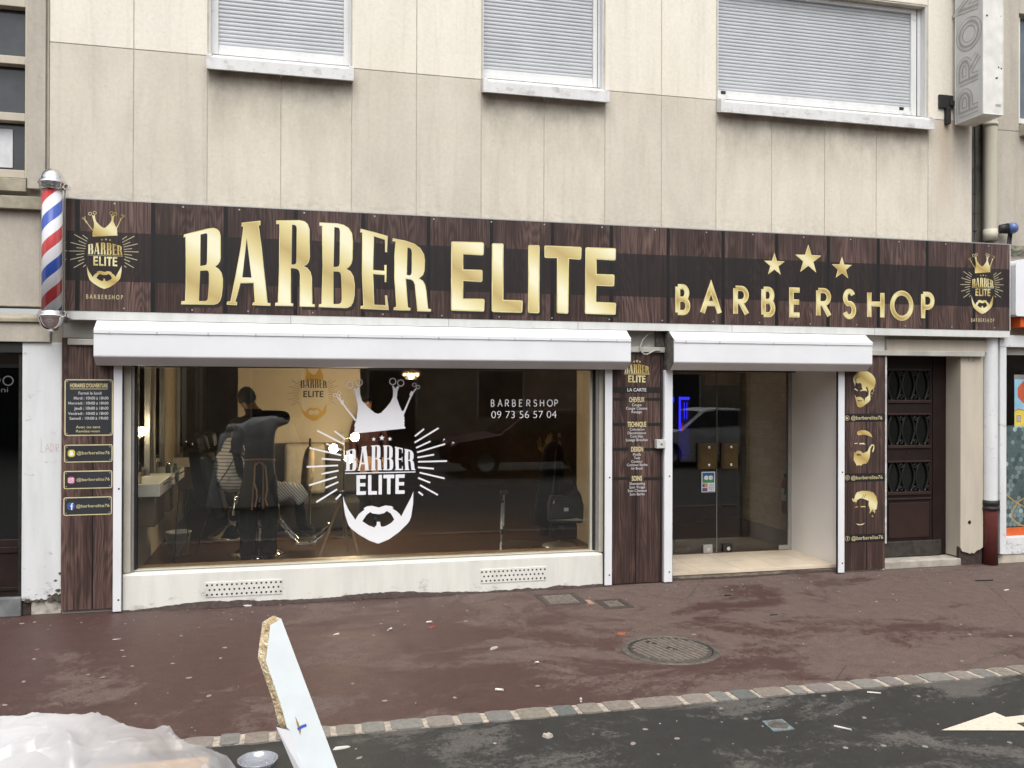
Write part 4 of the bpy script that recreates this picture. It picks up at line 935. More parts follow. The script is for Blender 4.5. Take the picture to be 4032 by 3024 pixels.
# ------------------------------------------------------------------ neighbour to the left
nl = thing('neighbour_building', (-4.0, 0, 0), 'beige neighbouring building with stone cornices and a dark shop door, left of the barber pole', 'building')
mb = MB()
mb.box(-8.0, -2.148, 0.004, 0.34, 2.712, 3.548, 0)
mb.box(-2.142, -2.121, 0.012, 0.34, 3.30, 12, 0)
mb.box(-8.0, -2.145, 0.05, 0.34, 3.60, 3.86, 0)
mb.box(-8.0, -3.6, 0.0, 0.34, 3.86, 12, 0); mb.box(-3.6, -2.29, 0.0, 0.34, 5.40, 12, 0)
mb.box(-2.12, -2.0, 0.0, 0.34, 2.37, 3.3, 0)
mb.box(-8, -2.45, 0.2, 0.34, 3.8, 5.5, 2)
mb.build('wall', ['stone_side', 'stone_span', 'dark'], nl, 0.004)
mb = MB().box(-2.286, -2.143, -0.03, 0.34, 3.735, 12); mb.build('pilaster', 'stone_side', nl, 0.004)
mb = MB()
mb.box(-8, -2.10, -0.06, 0.02, 3.548, 3.66); mb.box(-8, -2.29, -0.05, 0.0, 3.70, 3.815)
mb.box(-8, -2.125, -0.015, 0.02, 2.700, 2.715)
mb.poly([(-0.055, 2.566), (-0.055, 2.600), (-0.02, 2.640), (0.01, 2.640), (0.01, 2.566)], -8, -2.06, 0, lambda a, z, y: (y, a, z))
mb.build('cornice', plain('mossy_cornice', (0.30, 0.27, 0.205), 0.9, 0, 0.35, 7, 0.2), nl, 0.006)
mb = MB().box(-8, -2.095, -0.03, 0.30, 2.394, 2.565); mb.build('lintel', 'stone_side', nl, 0.006)
wf = MB()
for a, b in ((3.825, 3.897), (4.32, 4.398 - 0.0) if False else (4.322, 4.396), (4.82, 4.893), (5.326, 5.40)): pass
for a, b in ((3.826, 3.897), (4.396, 4.322 + .0) if False else (4.325, 4.396), (4.822, 4.893), (5.326, 5.40)): wf.box(-3.6, -2.312, 0.0, 0.12, a, b)
wf.box(-2.312, -2.289, -0.004, 0.12, 3.826, 5.40); wf.box(-3.0, -2.95, -.002, 0.12, 3.826, 5.40)
wn = wf.build('window', 'cream_paint', nl, 0.005)
for a, b in ((3.897, 4.325), (4.396, 4.822), (4.893, 5.326)):
    mb = MB().box(-3.6, -2.312, 0.09, 0.10, a, b); mb.build('pane', plain('slate_pane', (0.045, 0.05, 0.055), 0.15), wn)
mb = MB().box(-2.72, -2.43, 0.080, 0.086, 3.93, 4.27); mb.build('paper', plain('white_paper', (0.55, 0.56, 0.58), 0.7), wn, 0.02)
mb = MB()
mb.box(-2.323, -2.004, -0.004, 0.30, 0.13, 2.393, 0)
rnd = random.Random(11); m2 = MB()
lo = [(-2.323 + 0.319 * i / 10, 0.11 + rnd.uniform(-.02, .02)) for i in range(11)]
mb.box(-2.318, -2.25, 0.012, 0.3, 0, 0.14, 1); mb.box(-2.25, -2.008, 0.018, 0.3, 0, 0.14, 2)
mb.build('pier', ['pier_white', 'fillet', plain('bare_render', (0.42, 0.40, 0.36), 0.9, 0, 0.5, 14, 0.4)], nl, 0.006)
rnd = random.Random(31); M['moss'] = plain('moss', (0.07, 0.065, 0.05), .95, 0, .5, 40, .5)
for cx_, cz_, r_ in ((-2.045, .155, .045), (-2.02, .15, .04), (-2.09, .135, .03), (-2.16, .13, .022), (-2.03, .21, .02), (-2.05, .30, .012), (-2.012, .36, .016), (-2.10, .17, .014), (-2.2, .128, .02), (-2.27, .13, .03)):
    n_ = 14; MB().poly([[(min(-2.0055, cx_ + r_ * rnd.uniform(.6, 1.25) * math.cos(2 * math.pi * i / n_)), cz_ + .75 * r_ * rnd.uniform(.5, 1.2) * math.sin(2 * math.pi * i / n_)) for i in range(n_)]], -0.0085 - rnd.uniform(0, .002), -0.002, 0).build('moss_patch', 'moss', nl)
gr = MB(); yy = -0.0052
for p in ([(-2.168, 1.547), (-2.171, 1.43), (-2.145, 1.43)], [(-2.135, 1.43), (-2.118, 1.50), (-2.10, 1.435)], [(-2.13, 1.458), (-2.108, 1.458)], [(-2.09, 1.43), (-2.092, 1.505), (-2.07, 1.49), (-2.066, 1.455), (-2.09, 1.432)], [(-2.05, 1.43), (-2.052, 1.50), (-2.03, 1.495), (-2.03, 1.47), (-2.05, 1.465), (-2.028, 1.43)]): gr.rib(p, 0.004, yy)
gr.build('graffiti', plain('faded_pink', (0.58, 0.42, 0.40), 0.8), nl)
ds = MB().box(-3.6, -2.323, 0.0, 0.30, 2.30, 2.394, 0); ds.box(-3.6, -2.323, 0.04, 0.10, 0.17, 0.665, 1); ds.box(-2.36, -2.323, 0.03, 0.10, 0.17, 2.3, 2)
ds.box(-3.6, -2.36, 0.028, 0.05, 0.55, 0.60, 1); ds.box(-3.6, -2.36, 0.028, 0.05, 0.22, 0.25, 1)
dd_ = ds.build('shop_door', ['black', 'door_brown', 'iron'], nl, 0.003)
mb = MB().box(-3.6, -2.36, 0.07, 0.08, 0.665, 2.30); pn = mb.build('pane', 'glass_dark', dd_)
mb = MB(); mb.disc(-2.455, 2.055, 0.045, 0.069, 0, 20, 0.034); mb.disc(-2.56, 2.06, 0.045, 0.069, 0, 20, 0.034); text(mb, 'ni', (-2.51, -2.455, 1.955, 2.0), 0.069, 0)
mb.build('lettering_decal', plain('dim_lettering', (0.085, 0.085, 0.085), 0.5), pn)
mb = MB().box(-3.6, -2.322, -0.02, 0.30, 0.0, 0.165); mb.build('step', plain('grey_step', (0.16, 0.165, 0.17), 0.7, 0, 0.3, 9), nl, 0.008)
mb = MB().box(-8, -3.6, 0.0, 0.3, 0, 2.394); mb.build('side_wall', 'pier_white', nl)
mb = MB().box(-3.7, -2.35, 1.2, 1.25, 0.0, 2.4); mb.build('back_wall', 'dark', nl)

# ------------------------------------------------------------------ neighbour to the right
nr = thing('neighbour_shop', (9.5, 0, 0), 'neighbouring shop with hexagon window film and orange band, at the right end of the sign', 'shop')
mb = MB()
mb.box(7.70, 14, 0.005, 0.34, 3.56, 4.986, 0); mb.box(7.70, 8.12, 0.005, 0.34, 4.99, 12, 0); mb.box(8.12, 14, 0.005, 0.34, 6.36, 12, 0)
mb.box(7.476, 7.70, 0.09, 0.34, 3.3, 12, 1)  # recessed strip in the gap between the buildings, in a darker colour
mb.box(7.86, 14, 0.03, 0.34, 2.62, 3.56, 2)
mb.build('wall', ['stone_side', plain('dark_gap', (0.10, 0.09, 0.075), 0.9, 0, 0.4, 6), 'stone_side'], nr, 0.004)
mb = MB().poly([(-0.06, 3.60), (-0.06, 3.655), (0.01, 3.665), (0.01, 3.545)], 7.865, 14, 0, lambda a, z, y: (y, a, z))
mb.build('cornice', plain('lichen_cornice', (0.20, 0.19, 0.145), 0.95, 0, 0.6, 22, 0.5), nr, 0.006)
mb = MB(); c = 0.10; x0 = 7.885
o = [(14, 2.83), (x0 + 0.02, 2.83), (x0, 2.85), (x0, 3.40)] + arc(x0 + c, 3.40, c, 0.075, 180, 90, 8) + [(14, 3.50)]
mb.poly([o], -0.20, 0.03, 0); mb.build('sign_case', 'white_alu', nr, 0.01)
mb = MB().box(7.99, 14, -0.16, 0.03, 2.71, 2.828); mb.build('sign_band', plain('orange_band', (0.62, 0.10, 0.02), 0.4), nr, 0.005)
mb = MB().box(7.808, 7.893, -0.06, 0.20, 0.12, 2.487, 0); mb.box(7.80, 14, -0.065, 0.20, 2.488, 2.622, 0); mb.box(7.893, 14, 0.02, 0.20, 2.40, 2.488, 1)
mb.box(7.893, 14, 0.0, 0.2, 0.10, 0.295, 0); mb.box(7.80, 14, 0.01, 0.2, 0.0, 0.10, 2)
mb.build('shopfront_frame', ['pier_white', 'grey_paint', 'mortar'], nr, 0.004)
mb = MB().box(7.893, 12, 0.105, 0.112, 0.295, 2.40); mb.build('pane', 'glass_dark', nr)
mb = MB().box(7.893, 12, 0.6, 0.64, 0, 2.6); mb.build('dim_interior', 'dark', nr)
k = N('hexagon_film'); x, y, z = k.xyz()
rnd = random.Random(4)
hx = [plain('film_teal', (0.085, 0.118, 0.122), 0.35), plain('film_light', (0.17, 0.225, 0.23), 0.35), plain('film_deep', (0.055, 0.085, 0.09), 0.35), plain('film_ochre', (0.42, 0.29, 0.09), 0.4), plain('film_pale', (0.30, 0.40, 0.40), 0.4)]
mb = MB(); yf = 0.1035
mb.rect((7.894, 9.4, 0.40, 1.58), yf, 2)
hr = 0.031; row = 0; zz_ = 0.43
while zz_ < 1.57:
    xx = 7.93 + (row % 2) * hr * 0.93
    while xx < 9.4:
        q = rnd.random(); fade = (1.58 - zz_) / 1.2
        m_ = 1 if q < 0.40 * fade + .1 else (0 if q < 0.86 else (4 if q > .965 else 2))
        mb.poly([[(xx + hr * 0.98 * math.cos(R(30 + 60 * i)), zz_ + hr * 0.98 * math.sin(R(30 + 60 * i))) for i in range(6)]], yf - 0.0006, None, m_)
        xx += hr * 1.86
    zz_ += hr * 1.62; row += 1
mb.rib([(7.97, 0.80), (8.05, 0.77), (8.15, 0.70), (8.30, 0.62)], 0.014, yf - .0012, 3); mb.rib([(8.42, 0.80), (8.20, 0.68), (8.12, 0.58), (8.12, 0.50), (8.22, 0.42), (8.4, 0.38)], 0.014, yf - .0018, 3)
mb.poly([[(7.895, 0.36), (7.895, 0.52), (7.94, 0.49), (7.975, 0.44), (7.985, 0.36)]], yf - .0015, None, 3)
mb.build('hexagon_film', hx, nr)
mb = MB().box(7.894, 12, 0.0985, 0.1045, 0.296, 0.392); mb.build('orange_strip', plain('orange_strip', (0.60, 0.12, 0.03), 0.4), nr)
po = MB(); yp = 0.103
po.rect((8.155, 8.75, 1.55, 2.12), yp, 0); po.rect((8.150, 8.755, 2.12, 2.175), yp, 3)
po.poly([[(8.33 + .14 * math.cos(R(22.5 + 45 * i)), 1.97 + .14 * math.sin(R(22.5 + 45 * i))) for i in range(8)]], yp - .001, None, 1)
po.poly([[(8.156, 1.57), (8.6, 1.57), (8.6, 1.68), (8.38, 1.74), (8.2, 1.77), (8.156, 1.745)]], yp - .001, None, 2); po.rib([(8.156, 1.748), (8.2, 1.772), (8.38, 1.742)], .010, yp - .0016, 1)
po.rect((8.185, 8.245, 1.62, 1.70), yp - .0016, 1); po.rect((8.193, 8.237, 1.628, 1.692), yp - .0022, 4)
po.build('poster', [plain('poster_sky', (0.25, 0.47, 0.60), 0.5), plain('poster_red', (0.50, 0.10, 0.04), 0.5), plain('poster_yellow', (0.60, 0.50, 0.08), 0.5), plain('poster_rail', (0.22, 0.22, 0.22), 0.4), plain('poster_window', (0.30, 0.38, 0.42), 0.5)], nr)
wf = MB().box(8.14, 8.18, 0.05, 0.14, 5.10, 6.34); wf.box(8.18, 9.5, 0.05, 0.14, 5.10, 5.16); wu = wf.build('window', 'white_pvc', nr, 0.004)
mb = MB().box(8.18, 9.5, 0.10, 0.11, 5.16, 6.34); mb.build('pane', plain('blue_grey_pane', (0.10, 0.125, 0.14), 0.15), wu)
mb = MB().box(8.125, 9.6, -0.08, 0.04, 4.93, 5.06); mb.build('sill', 'mortar', wu, 0.005)

# projecting neon sign box
ns = thing('neon_sign', (7.33, -0.26, 4.99), 'tall weathered white sign box with grey PROM lettering projecting from the wall', 'sign')
mb = MB()
mb.box(7.205, 7.455, -0.470, -0.055, 4.988, 8.2, 0); mb.box(7.199, 7.212, -0.474, -0.46, 4.984, 8.2, 0); mb.box(7.199, 7.212, -0.065, -0.05, 4.984, 8.2, 0)
mb.box(7.199, 7.46, -0.474, -0.05, 4.980, 4.992, 0); mb.box(7.448, 7.461, -0.475, -0.46, 4.984, 8.2, 0)
mb.build('case', plain('weathered_white', (0.66, 0.655, 0.62), 0.5, 0, 0.12, 7), ns, 0.004)
mb = MB().box(7.2005, 7.2045, -0.458, -0.067, 5.0, 8.2); mb.build('side_face', plain('sign_face_grey', (0.50, 0.505, 0.505), 0.5, 0, 0.10, 5), ns)
TF = lambda a, b, q: (q, b, a)          # a runs up the sign, b across its depth
ml, mo = plain('tube_grey', (0.46, 0.46, 0.455), 0.5), plain('tube_outline', (0.30, 0.30, 0.295), 0.6)
zc = 5.03
for ch, L in zip('PROM', (0.31, 0.33, 0.37, 0.40)):
    mb = MB(); r = (zc, zc + L, -0.455, -0.072)
    stroke_letter(mb, ch, r, 0.105, 7.1995, 1, TF)
    rr = (r[0] + .010, r[1] - .010, r[2] + .010, r[3] - .010); stroke_letter(mb, ch, rr, 0.080, 7.1980, 0, TF)
    rr = (r[0] + .038, r[1] - .038, r[2] + .038, r[3] - .038); stroke_letter(mb, ch, rr, 0.026, 7.1962, 1, TF)
    mb.build('letter', [ml, mo], ns); zc += L + 0.035
for x, z, r in ((7.25, 6.05, .012), (7.40, 5.50, .010), (7.435, 5.49, .010), (7.37, 5.38, .011), (7.385, 5.385, .009), (7.43, 6.06, .006)): MB().disc(x, z, r, -0.4712, 0, 8).build('rust_spot', 'iron', ns)
MB().rect((7.36, 7.43, 5.07, 5.10), -0.4712).build('grime_patch', plain('grime', (0.34, 0.33, 0.31), 0.8), ns)
mb = MB().box(7.02, 7.20, -0.03, 0.0, 5.17, 5.32); mb.box(7.10, 7.15, -0.055, 0.0, 4.99, 5.17); mb.box(7.15, 7.206, -0.045, -0.02, 5.2, 5.26); mb.build('bracket', 'black', ns, 0.004)

# drainpipes
M['pipe_beige'] = white_painted('pipe_beige', (0.53, 0.495, 0.40), 0.2, 3.7, 0.5)
dp = thing('drainpipe', (7.707, -0.02, 3.70), 'cream drainpipe running up the wall under the projecting sign box', 'drainpipe')
mb = MB().lathe((7.707, -0.02), [(0.070, 3.70), (0.070, 9.0)], 24); mb.build('pipe', 'pipe_beige', dp)
mb = MB().lathe((7.707, -0.02), [(0.070, 3.83), (0.078, 3.83), (0.078, 3.70), (0, 3.70)], 24); mb.build('pipe_collar', 'pipe_beige', dp); mb = MB().lathe((7.707, -0.02), [(0.070, 5.01), (0.08, 5.01), (0.08, 5.05), (0.070, 5.05)], 24); mb.build('pipe_collar', 'pipe_beige', dp)
dp = thing('drainpipe', (7.718, 0.0, 0.03), 'white drainpipe with an oxblood cast iron foot beside the numbered pilaster', 'drainpipe')
mb = MB().lathe((7.718, -0.005), [(0.081, 0.66), (0.081, 2.60)], 28); mb.build('pipe', 'pier_white', dp)
mb = MB().lathe((7.722, -0.005), [(0.0, 0.0), (0.082, 0.0), (0.082, 0.64)], 28); mb.build('pipe_foot', 'oxblood', dp)
mb = MB().lathe((7.720, -0.005), [(0.083, 0.625), (0.100, 0.628), (0.100, 0.655), (0.090, 0.665), (0.090, 0.680), (0.099, 0.690), (0.099, 0.735), (0.083, 0.738)], 28); mb.build('clamp', 'black', dp)
mb = MB().tube([(7.500, -0.008, 8), (7.502, -0.008, 5.0), (7.512, -0.010, 4.3), (7.508, -0.008, 3.70)], 0.011, 6)
for z in (3.8, 4.0, 4.22, 4.5, 4.75): mb.box(7.488, 7.522, -0.022, 0.0, z, z + 0.012)
tag(mb.build('wall_cable', 'black'), 'thin black cable clipped to the wall beside the cream drainpipe', 'cable')
al = thing('outdoor_lamp', (7.86, -0.1, 3.66), 'small black lamp with a blue glass globe standing on top of the sign', 'lamp')
mb = MB().sphere((7.905, -0.13, 3.835), 0.066, 0, 18, (0.95, 1.0, 1.0)); mb.build('globe', plain('blue_glass', (0.09, 0.15, 0.33), 0.2), al)
mb = MB().tube([(7.79, -0.06, 3.83), (7.87, -0.11, 3.835)], [0.05, 0.062], 16); mb.build('housing', 'black', al)
mb = MB().tube([(7.88, -0.11, 3.80), (7.875, -0.10, 3.655)], 0.014, 8); mb.tube([(7.91, -0.11, 3.79), (7.905, -0.10, 3.655)], 0.012, 8); mb.build('stem', 'iron', al)

# ------------------------------------------------------------------ covers, marking and litter on the ground
FL = lambda z0: (lambda a, b, q: (a, b, z0 + q))
def flat(mb, loops, z, m=0):
    mb.poly(loops, 0, None, m, lambda a, b, q: (a, b, z))
mh = thing('manhole_cover', (2.80, -2.21, 0.0), 'round ribbed cast iron manhole cover set in the pavement', 'manhole cover')
mb = MB().lathe((2.80, -2.215), [(0.325, 0.001), (0.325, 0.008), (0.362, 0.008), (0.375, 0.0)], 48, 0); mb.build('rim', 'cast_iron', mh)
mb = MB().lathe((2.80, -2.215), [(0.0, 0.004), (0.312, 0.004), (0.312, -0.01)], 48, 0)
mb.lathe((2.80, -2.215), [(0.322, 0.0015), (0.3135, 0.0015)], 48, 1)
a = R(14)
for i in range(-6, 7):
    o = i * 0.044; h = math.sqrt(max(0, 0.285 ** 2 - o * o))
    if h < .05: continue
    nseg = 2 if abs(i) == 1 else 1
    c, s_ = math.cos(a), math.sin(a)
    def rr(u, v): return (2.80 + u * c - v * s_, -2.215 + u * s_ + v * c, 0)
    v8 = []
    for zz_, w in ((0.004, 0.0135), (0.0105, 0.0105)):
        for u, vv in ((o - w, -h), (o + w, -h), (o + w, h), (o - w, h)): p = rr(u, vv); v8.append((p[0], p[1], zz_))
    mb.raw(v8, [(4, 5, 6, 7), (0, 1, 5, 4), (1, 2, 6, 5), (2, 3, 7, 6), (3, 0, 4, 7)], 2)
for q in ((2.70, -2.01), (2.73, -2.06), (2.80, -2.19), (2.825, -2.24)): mb.lathe(q, [(0, 0.0112), (0.020, 0.0112), (0.022, 0.004)], 10, 1)
mb.build('lid', [plain('lid_iron', (0.07, 0.058, 0.05), 0.7, 0.1, 0.3, 25), 'black', plain('worn_rib', (0.165, 0.14, 0.12), 0.6, 0.1, 0.25, 25)], mh)
def square_cover(x0, x1, y0, y1, label, n):
    t = thing('access_cover', ((x0 + x1) / 2, (y0 + y1) / 2, 0), label, 'access cover', 'square covers in front of the plinth')
    mb = MB().box(x0, x1, y0, y0 + 0.045, -.02, 0.006); mb.box(x0, x1, y1 - 0.045, y1, -.02, 0.006); mb.box(x0, x0 + 0.045, y0 + .045, y1 - .045, -.02, 0.006); mb.box(x1 - 0.045, x1, y0 + .045, y1 - .045, -.02, 0.006)
    mb.build('rim', plain('dark_cover_rim', (0.05, 0.038, 0.032), 0.8, 0, 0.4, 30, 0.4), t, 0.004)
    mb = MB().box(x0 + .05, x1 - .05, y0 + .05, y1 - .05, -.02, 0.003, 0)
    for i in range(n):
        for j in range(n):
            px, py = x0 + .07 + (x1 - x0 - .14) * (i + .5) / n, y0 + .07 + (y1 - y0 - .14) * (j + .5) / n
            mb.box(px - .012, px + .012, py - .009, py + .009, 0.003, 0.007, 1)
    mb.build('lid', [plain('stud_base', (0.06, 0.05, 0.042), 0.8, 0, 0.4, 30), plain('stud_top', (0.20, 0.17, 0.145), 0.7, 0, 0.4, 40)], t)
square_cover(2.235, 2.655, -0.725, -0.262, 'larger studded square cover in the pavement, near the right vent grille', 9)
square_cover(2.735, 3.010, -0.945, -0.595, 'smaller studded square cover in the pavement, in front of the price list panel', 7)
mb = MB().box(2.625, 2.705, -0.73, -0.575, -.02, 0.005); tag(mb.build('pavement_tile', plain('pink_tile', (0.34, 0.19, 0.15), 0.8, 0, 0.2, 20), None, 0.004), 'small pinkish tile let into the pavement between the two square covers', 'tile')
bc = thing('valve_cover', (2.795, -3.775, 0.0), 'small square valve cover with blue paint on its corners, on the grey road', 'valve cover')
mb = MB(); sq = [(2.720, -3.855), (2.860, -3.850), (2.872, -3.695), (2.735, -3.695)]
mb.poly([sq], 0.006, -0.01, 0, lambda a, b, q: (a, b, q)); mb.build('frame', plain('chipped_blue', (0.13, 0.165, 0.175), 0.7, 0, 0.5, 26), bc, 0.002)
mb = MB().lathe((2.797, -3.775), [(0, 0.009), (0.03, 0.009), (0.032, 0.0075), (0.050, 0.0075), (0.053, 0.0095), (0.058, 0.0095), (0.06, 0.006)], 24); mb.build('lid', 'cast_iron', bc)
mb = MB(); flat(mb, [[(3.690, -4.065), (4.22, -3.895), (4.225, -3.979), (5.5, -3.965), (5.5, -4.075), (4.21, -4.075), (4.205, -4.19)]], 0.004)
k = N('road_paint'); p = k.pos()
k.set(k.mix(k.ramp(k.noise(p, 60, 5, 0.7), (0.55, 0.0), (0.68, 0.7)), (0.62, 0.55, 0.45), (0.22, 0.20, 0.17)), 0.7)
struct('road_marking', mb, k.m)

lit = {'gum': plain('old_gum', (0.235, 0.20, 0.175), 0.9, 0, 0.2, 40), 'white': plain('paper_white', (0.56, 0.54, 0.50), 0.8), 'grey': plain('paper_grey', (0.40, 0.36, 0.32), 0.8), 'leaf': plain('orange_leaf', (0.24, 0.09, 0.045), 0.8, 0, 0.3, 30), 'twig': 'black', 'red': plain('red_wrapper', (0.30, 0.045, 0.035), 0.5)}
rnd = random.Random(21)
def scrap(name, x, y, sx, sy, rot, m, label, cat, group=None, h=0.004, n=9):
    mb = MB(); top = []; bot = []
    for i in range(n):
        a = 2 * math.pi * i / n; k_ = rnd.uniform(0.75, 1.15)
        u, v_ = sx * k_ * math.cos(a), sy * k_ * math.sin(a)
        px, py = x + u * math.cos(rot) - v_ * math.sin(rot), y + u * math.sin(rot) + v_ * math.cos(rot)
        bot.append((px, py, 0.0005)); top.append((x + (px - x) * 0.86, y + (py - y) * 0.86, h * rnd.uniform(0.6, 1.2) + 0.0008))
    mb.raw(top + bot + [(x, y, h + 0.001)], [(i, (i + 1) % n, 2 * n) for i in range(n)] + [(i + n, (i + 1) % n + n, (i + 1) % n, i) for i in range(n)])
    tag(mb.build(name, lit[m]), label, cat, group)
def stick(name, x, y, L, r, rot, m, label, cat, group=None):
    d = (math.cos(rot) * L / 2, math.sin(rot) * L / 2)
    mb = MB().tube([(x - d[0], y - d[1], r), (x, y, r * 1.02), (x + d[0], y + d[1], r)], r, 8)
    tag(mb.build(name, lit[m]), label, cat, group)
GUM = [(0.711, -0.966), (0.617, -1.302), (1.426, -1.049), (1.503, -0.704), (0.561, -2.815), (0.38, -2.443), (1.007, -2.861), (1.588, -2.771), (2.007, -0.55), (4.083, -2.039), (5.322, -1.247), (5.226, -0.793), (4.415, -1.849), (4.935, -1.537), (3.822, -1.816), (3.161, -1.868), (5.516, -2.107), (5.656, -2.496), (5.357, -2.387), (4.784, -2.967), (-2.153, -0.245), (-2.244, -0.265), (-1.069, -0.883), (-1.278, -1.272), (-1.235, -1.439), (-1.134, -1.699), (-1.4, -1.825), (-1.288, -1.911), (-0.863, -1.698), (-0.71, -2.061), (-0.523, -1.377), (-0.535, -1.643), (-1.865, -1.358), (-1.775, -2.339), (-1.788, -1.885), (-0.542, -2.461), (-0.89, -0.963), (0.328, -1.21)]
for x, y in GUM: scrap('gum_spot', x, y, rnd.uniform(.014, .024), rnd.uniform(.011, .019), rnd.uniform(0, 3), 'gum', 'pale trodden gum spot on the red-brown pavement', 'gum spot', 'gum spots on the pavement', 0.0018)
for x, y in [(3.442, -4.24), (3.222, -4.174), (2.664, -3.63), (2.13, -3.809), (2.996, -4.15), (1.86, -3.817), (3.958, -3.535), (3.378, -3.78), (3.36, -3.384), (2.6, -3.435), (3.948, -4.304), (2.005, -3.643), (2.132, -3.812), (0.34, -3.656)]:
    scrap('gum_spot', x, y, rnd.uniform(.014, .022), rnd.uniform(.012, .018), rnd.uniform(0, 3), 'gum', 'pale trodden gum spot on the dark grey road', 'gum spot', 'gum spots on the road', 0.0018)
for x, y, L, r, rot, lab in [(1.11, -1.028, .05, .008, 0.1, 'white cigarette end lying beside a scrap of red wrapper'), (0.76, -1.176, .055, .008, 0.9, 'white cigarette end on the pavement midway between the broken board and the square covers'), (1.316, -2.807, .055, .009, -0.5, 'white cigarette end on wet pavement close to the kerb stones'), (1.784, -3.108, .04, .008, 1.3, 'short white cigarette end touching the upper edge of the kerb stones'), (3.708, -3.422, .085, .006, -0.5, 'thin pale stick on the road just below the kerb stones'), (3.145, -3.905, .10, .006, -0.9, 'thin pale stick on the road to the right of the valve cover'), (1.712, -2.30, .03, .008, 0.2, 'small bright filter tip on a dry patch of pavement left of the manhole')]:
    stick('cigarette_end' if 'cig' in lab or 'filter' in lab else 'lolly_stick', x, y, L, r, rot, 'white', lab, 'cigarette end' if 'cig' in lab or 'filter' in lab else 'stick')
scrap('paper_scrap', 1.116, -1.169, .035, .02, .4, 'red', 'scrap of red wrapper on the pavement next to a white cigarette end', 'wrapper', None, .006)
scrap('paper_scrap', 1.481, -1.882, .055, .022, .7, 'grey', 'torn greyish paper scrap on the pavement left of the manhole', 'paper scrap', None, .01)
scrap('paper_scrap', 1.414, -3.61, .032, .03, .3, 'grey', 'crumpled pale paper ball on the dark road below the kerb', 'paper scrap', None, .016)
scrap('paper_scrap', 0.249, -3.507, .055, .014, .15, 'white', 'white paper strip on the road beside the broken board', 'paper scrap', None, .008)
scrap('paper_scrap', 0.327, -1.205, .03, .012, .6, 'white', 'small white paper chip on the pavement right of the broken board', 'paper scrap', None, .006)
scrap('paper_scrap', -1.375, -0.956, .035, .012, .2, 'grey', 'flat grey paper strip on the pavement below the opening hours panel', 'paper scrap', None, .004)
scrap('paper_scrap', 6.9, -1.123, .045, .012, .3, 'white', 'white paper strip on the pavement far out in front of the house door', 'paper scrap', None, .004)
scrap('paper_scrap', -0.43, -0.081, .05, .016, .1, 'white', 'crumbled white plaster lying against the foot of the plinth', 'plaster crumb', None, .012)
scrap('dead_leaf', 2.584, -1.724, .055, .032, .3, 'leaf', 'orange-brown dead leaf on the pavement beside the manhole', 'leaf', None, .010)
scrap('dead_leaf', -1.907, -1.112, .022, .014, .3, 'leaf', 'tiny orange leaf fragment on the pavement below the white pier', 'leaf', None, .006)
stick('twig', 4.114, -1.474, .07, .005, .0, 'twig', 'short black twig on the pavement in front of the entrance', 'twig')
stick('twig', 4.067, -0.707, .07, .005, .1, 'twig', 'short black twig on the pavement close to the entrance step', 'twig')
stick('twig', 7.0, -0.72, .20, .006, -.1, 'twig', 'long dark twig on the pavement near the red drainpipe foot', 'twig')
mb = MB(); rnd = random.Random(8)
for i in range(420):
    if i < 290: x, y = rnd.uniform(-2.4, 7.5), -0.05 - abs(rnd.gauss(0, 0.35))
    elif i < 360: x, y = rnd.uniform(-2.0, 6.0), rnd.uniform(-3.1, -0.3)
    else: x, y = rnd.uniform(0.0, 5.5), rnd.uniform(-5.0, -3.4)
    if -3.4 < y < -3.1 or y < -5: continue
    s_ = rnd.choice((.003, .003, .004, .005, .007)); a = rnd.uniform(0, 3)
    mb.bbox((x, y, s_ * .3), (s_, s_ * rnd.uniform(.4, 1), s_ * .3), Matrix.Rotation(a, 3, 'Z'), 0 if rnd.random() < .6 else 1)
tag(mb.build('litter', [lit['gum'], lit['grey']]), kind='stuff')
# ------------------------------------------------------------------ inside the barber shop
k = N('dark_floorboards'); x, y, z = k.xyz()
q = k.math('DIVIDE', k.math('ADD', y, 20.0), 0.14); w = k.n('TexWhiteNoise', noise_dimensions='1D'); k.L(k.math('FLOOR', q), w.inputs['W'])
c = k.ramp(k.noise(k.vec(k.math('MULTIPLY', x, 1.2), k.math('MULTIPLY', y, 14.0), w.outputs['Value']), 1.5, 6, .65), (0.3, (0.045, 0.024, 0.014)), (0.7, (0.11, 0.062, 0.036)))
k.set(k.mix(k.math('LESS_THAN', k.math('FRACT', q), .03), c, (0.01, 0.006, 0.004)), 0.35); M['floorboards'] = k.m
struct('shop_floor', MB().box(-1.6, 3.6, 0.31, 8.5, 0.0, 0.080).box(3.6, 7.6, 1.03, 8.5, 0, 0.08).box(3.715, 5.79, 0.9851, 1.03, 0, 0.08), 'floorboards')
M['warm_wall'] = plain('warm_wall', (0.52, 0.445, 0.335), 0.8, 0, 0.08, 2)
M['brown_wall'] = plain('brown_wall', (0.17, 0.12, 0.085), 0.8, 0, 0.25, 2)
k = N('stone_wallpaper'); p = k.pos(); x, y, z = k.xyz()
br = k.n('TexBrick'); k.L(k.vec(y, z, 0.0), br.inputs['Vector']); br.inputs['Scale'].default_value = 1.0
br.inputs['Color1'].default_value = (0.62, 0.51, 0.38, 1); br.inputs['Color2'].default_value = (0.74, 0.63, 0.49, 1); br.inputs['Mortar'].default_value = (0.52, 0.42, 0.30, 1)
br.inputs['Mortar Size'].default_value = 0.006; br.inputs['Brick Width'].default_value = 0.42; br.inputs['Row Height'].default_value = 0.13; br.inputs['Mortar Smooth'].default_value = 1.0
k.set(k.mix(0.6, br.outputs[0], k.ramp(k.noise(k.scale(p, (1, 4, 9)), 2.4, 6, .65), (0.3, 0.7), (0.7, 1.1)), 'MULTIPLY'), 0.8); M['wallpaper'] = k.m
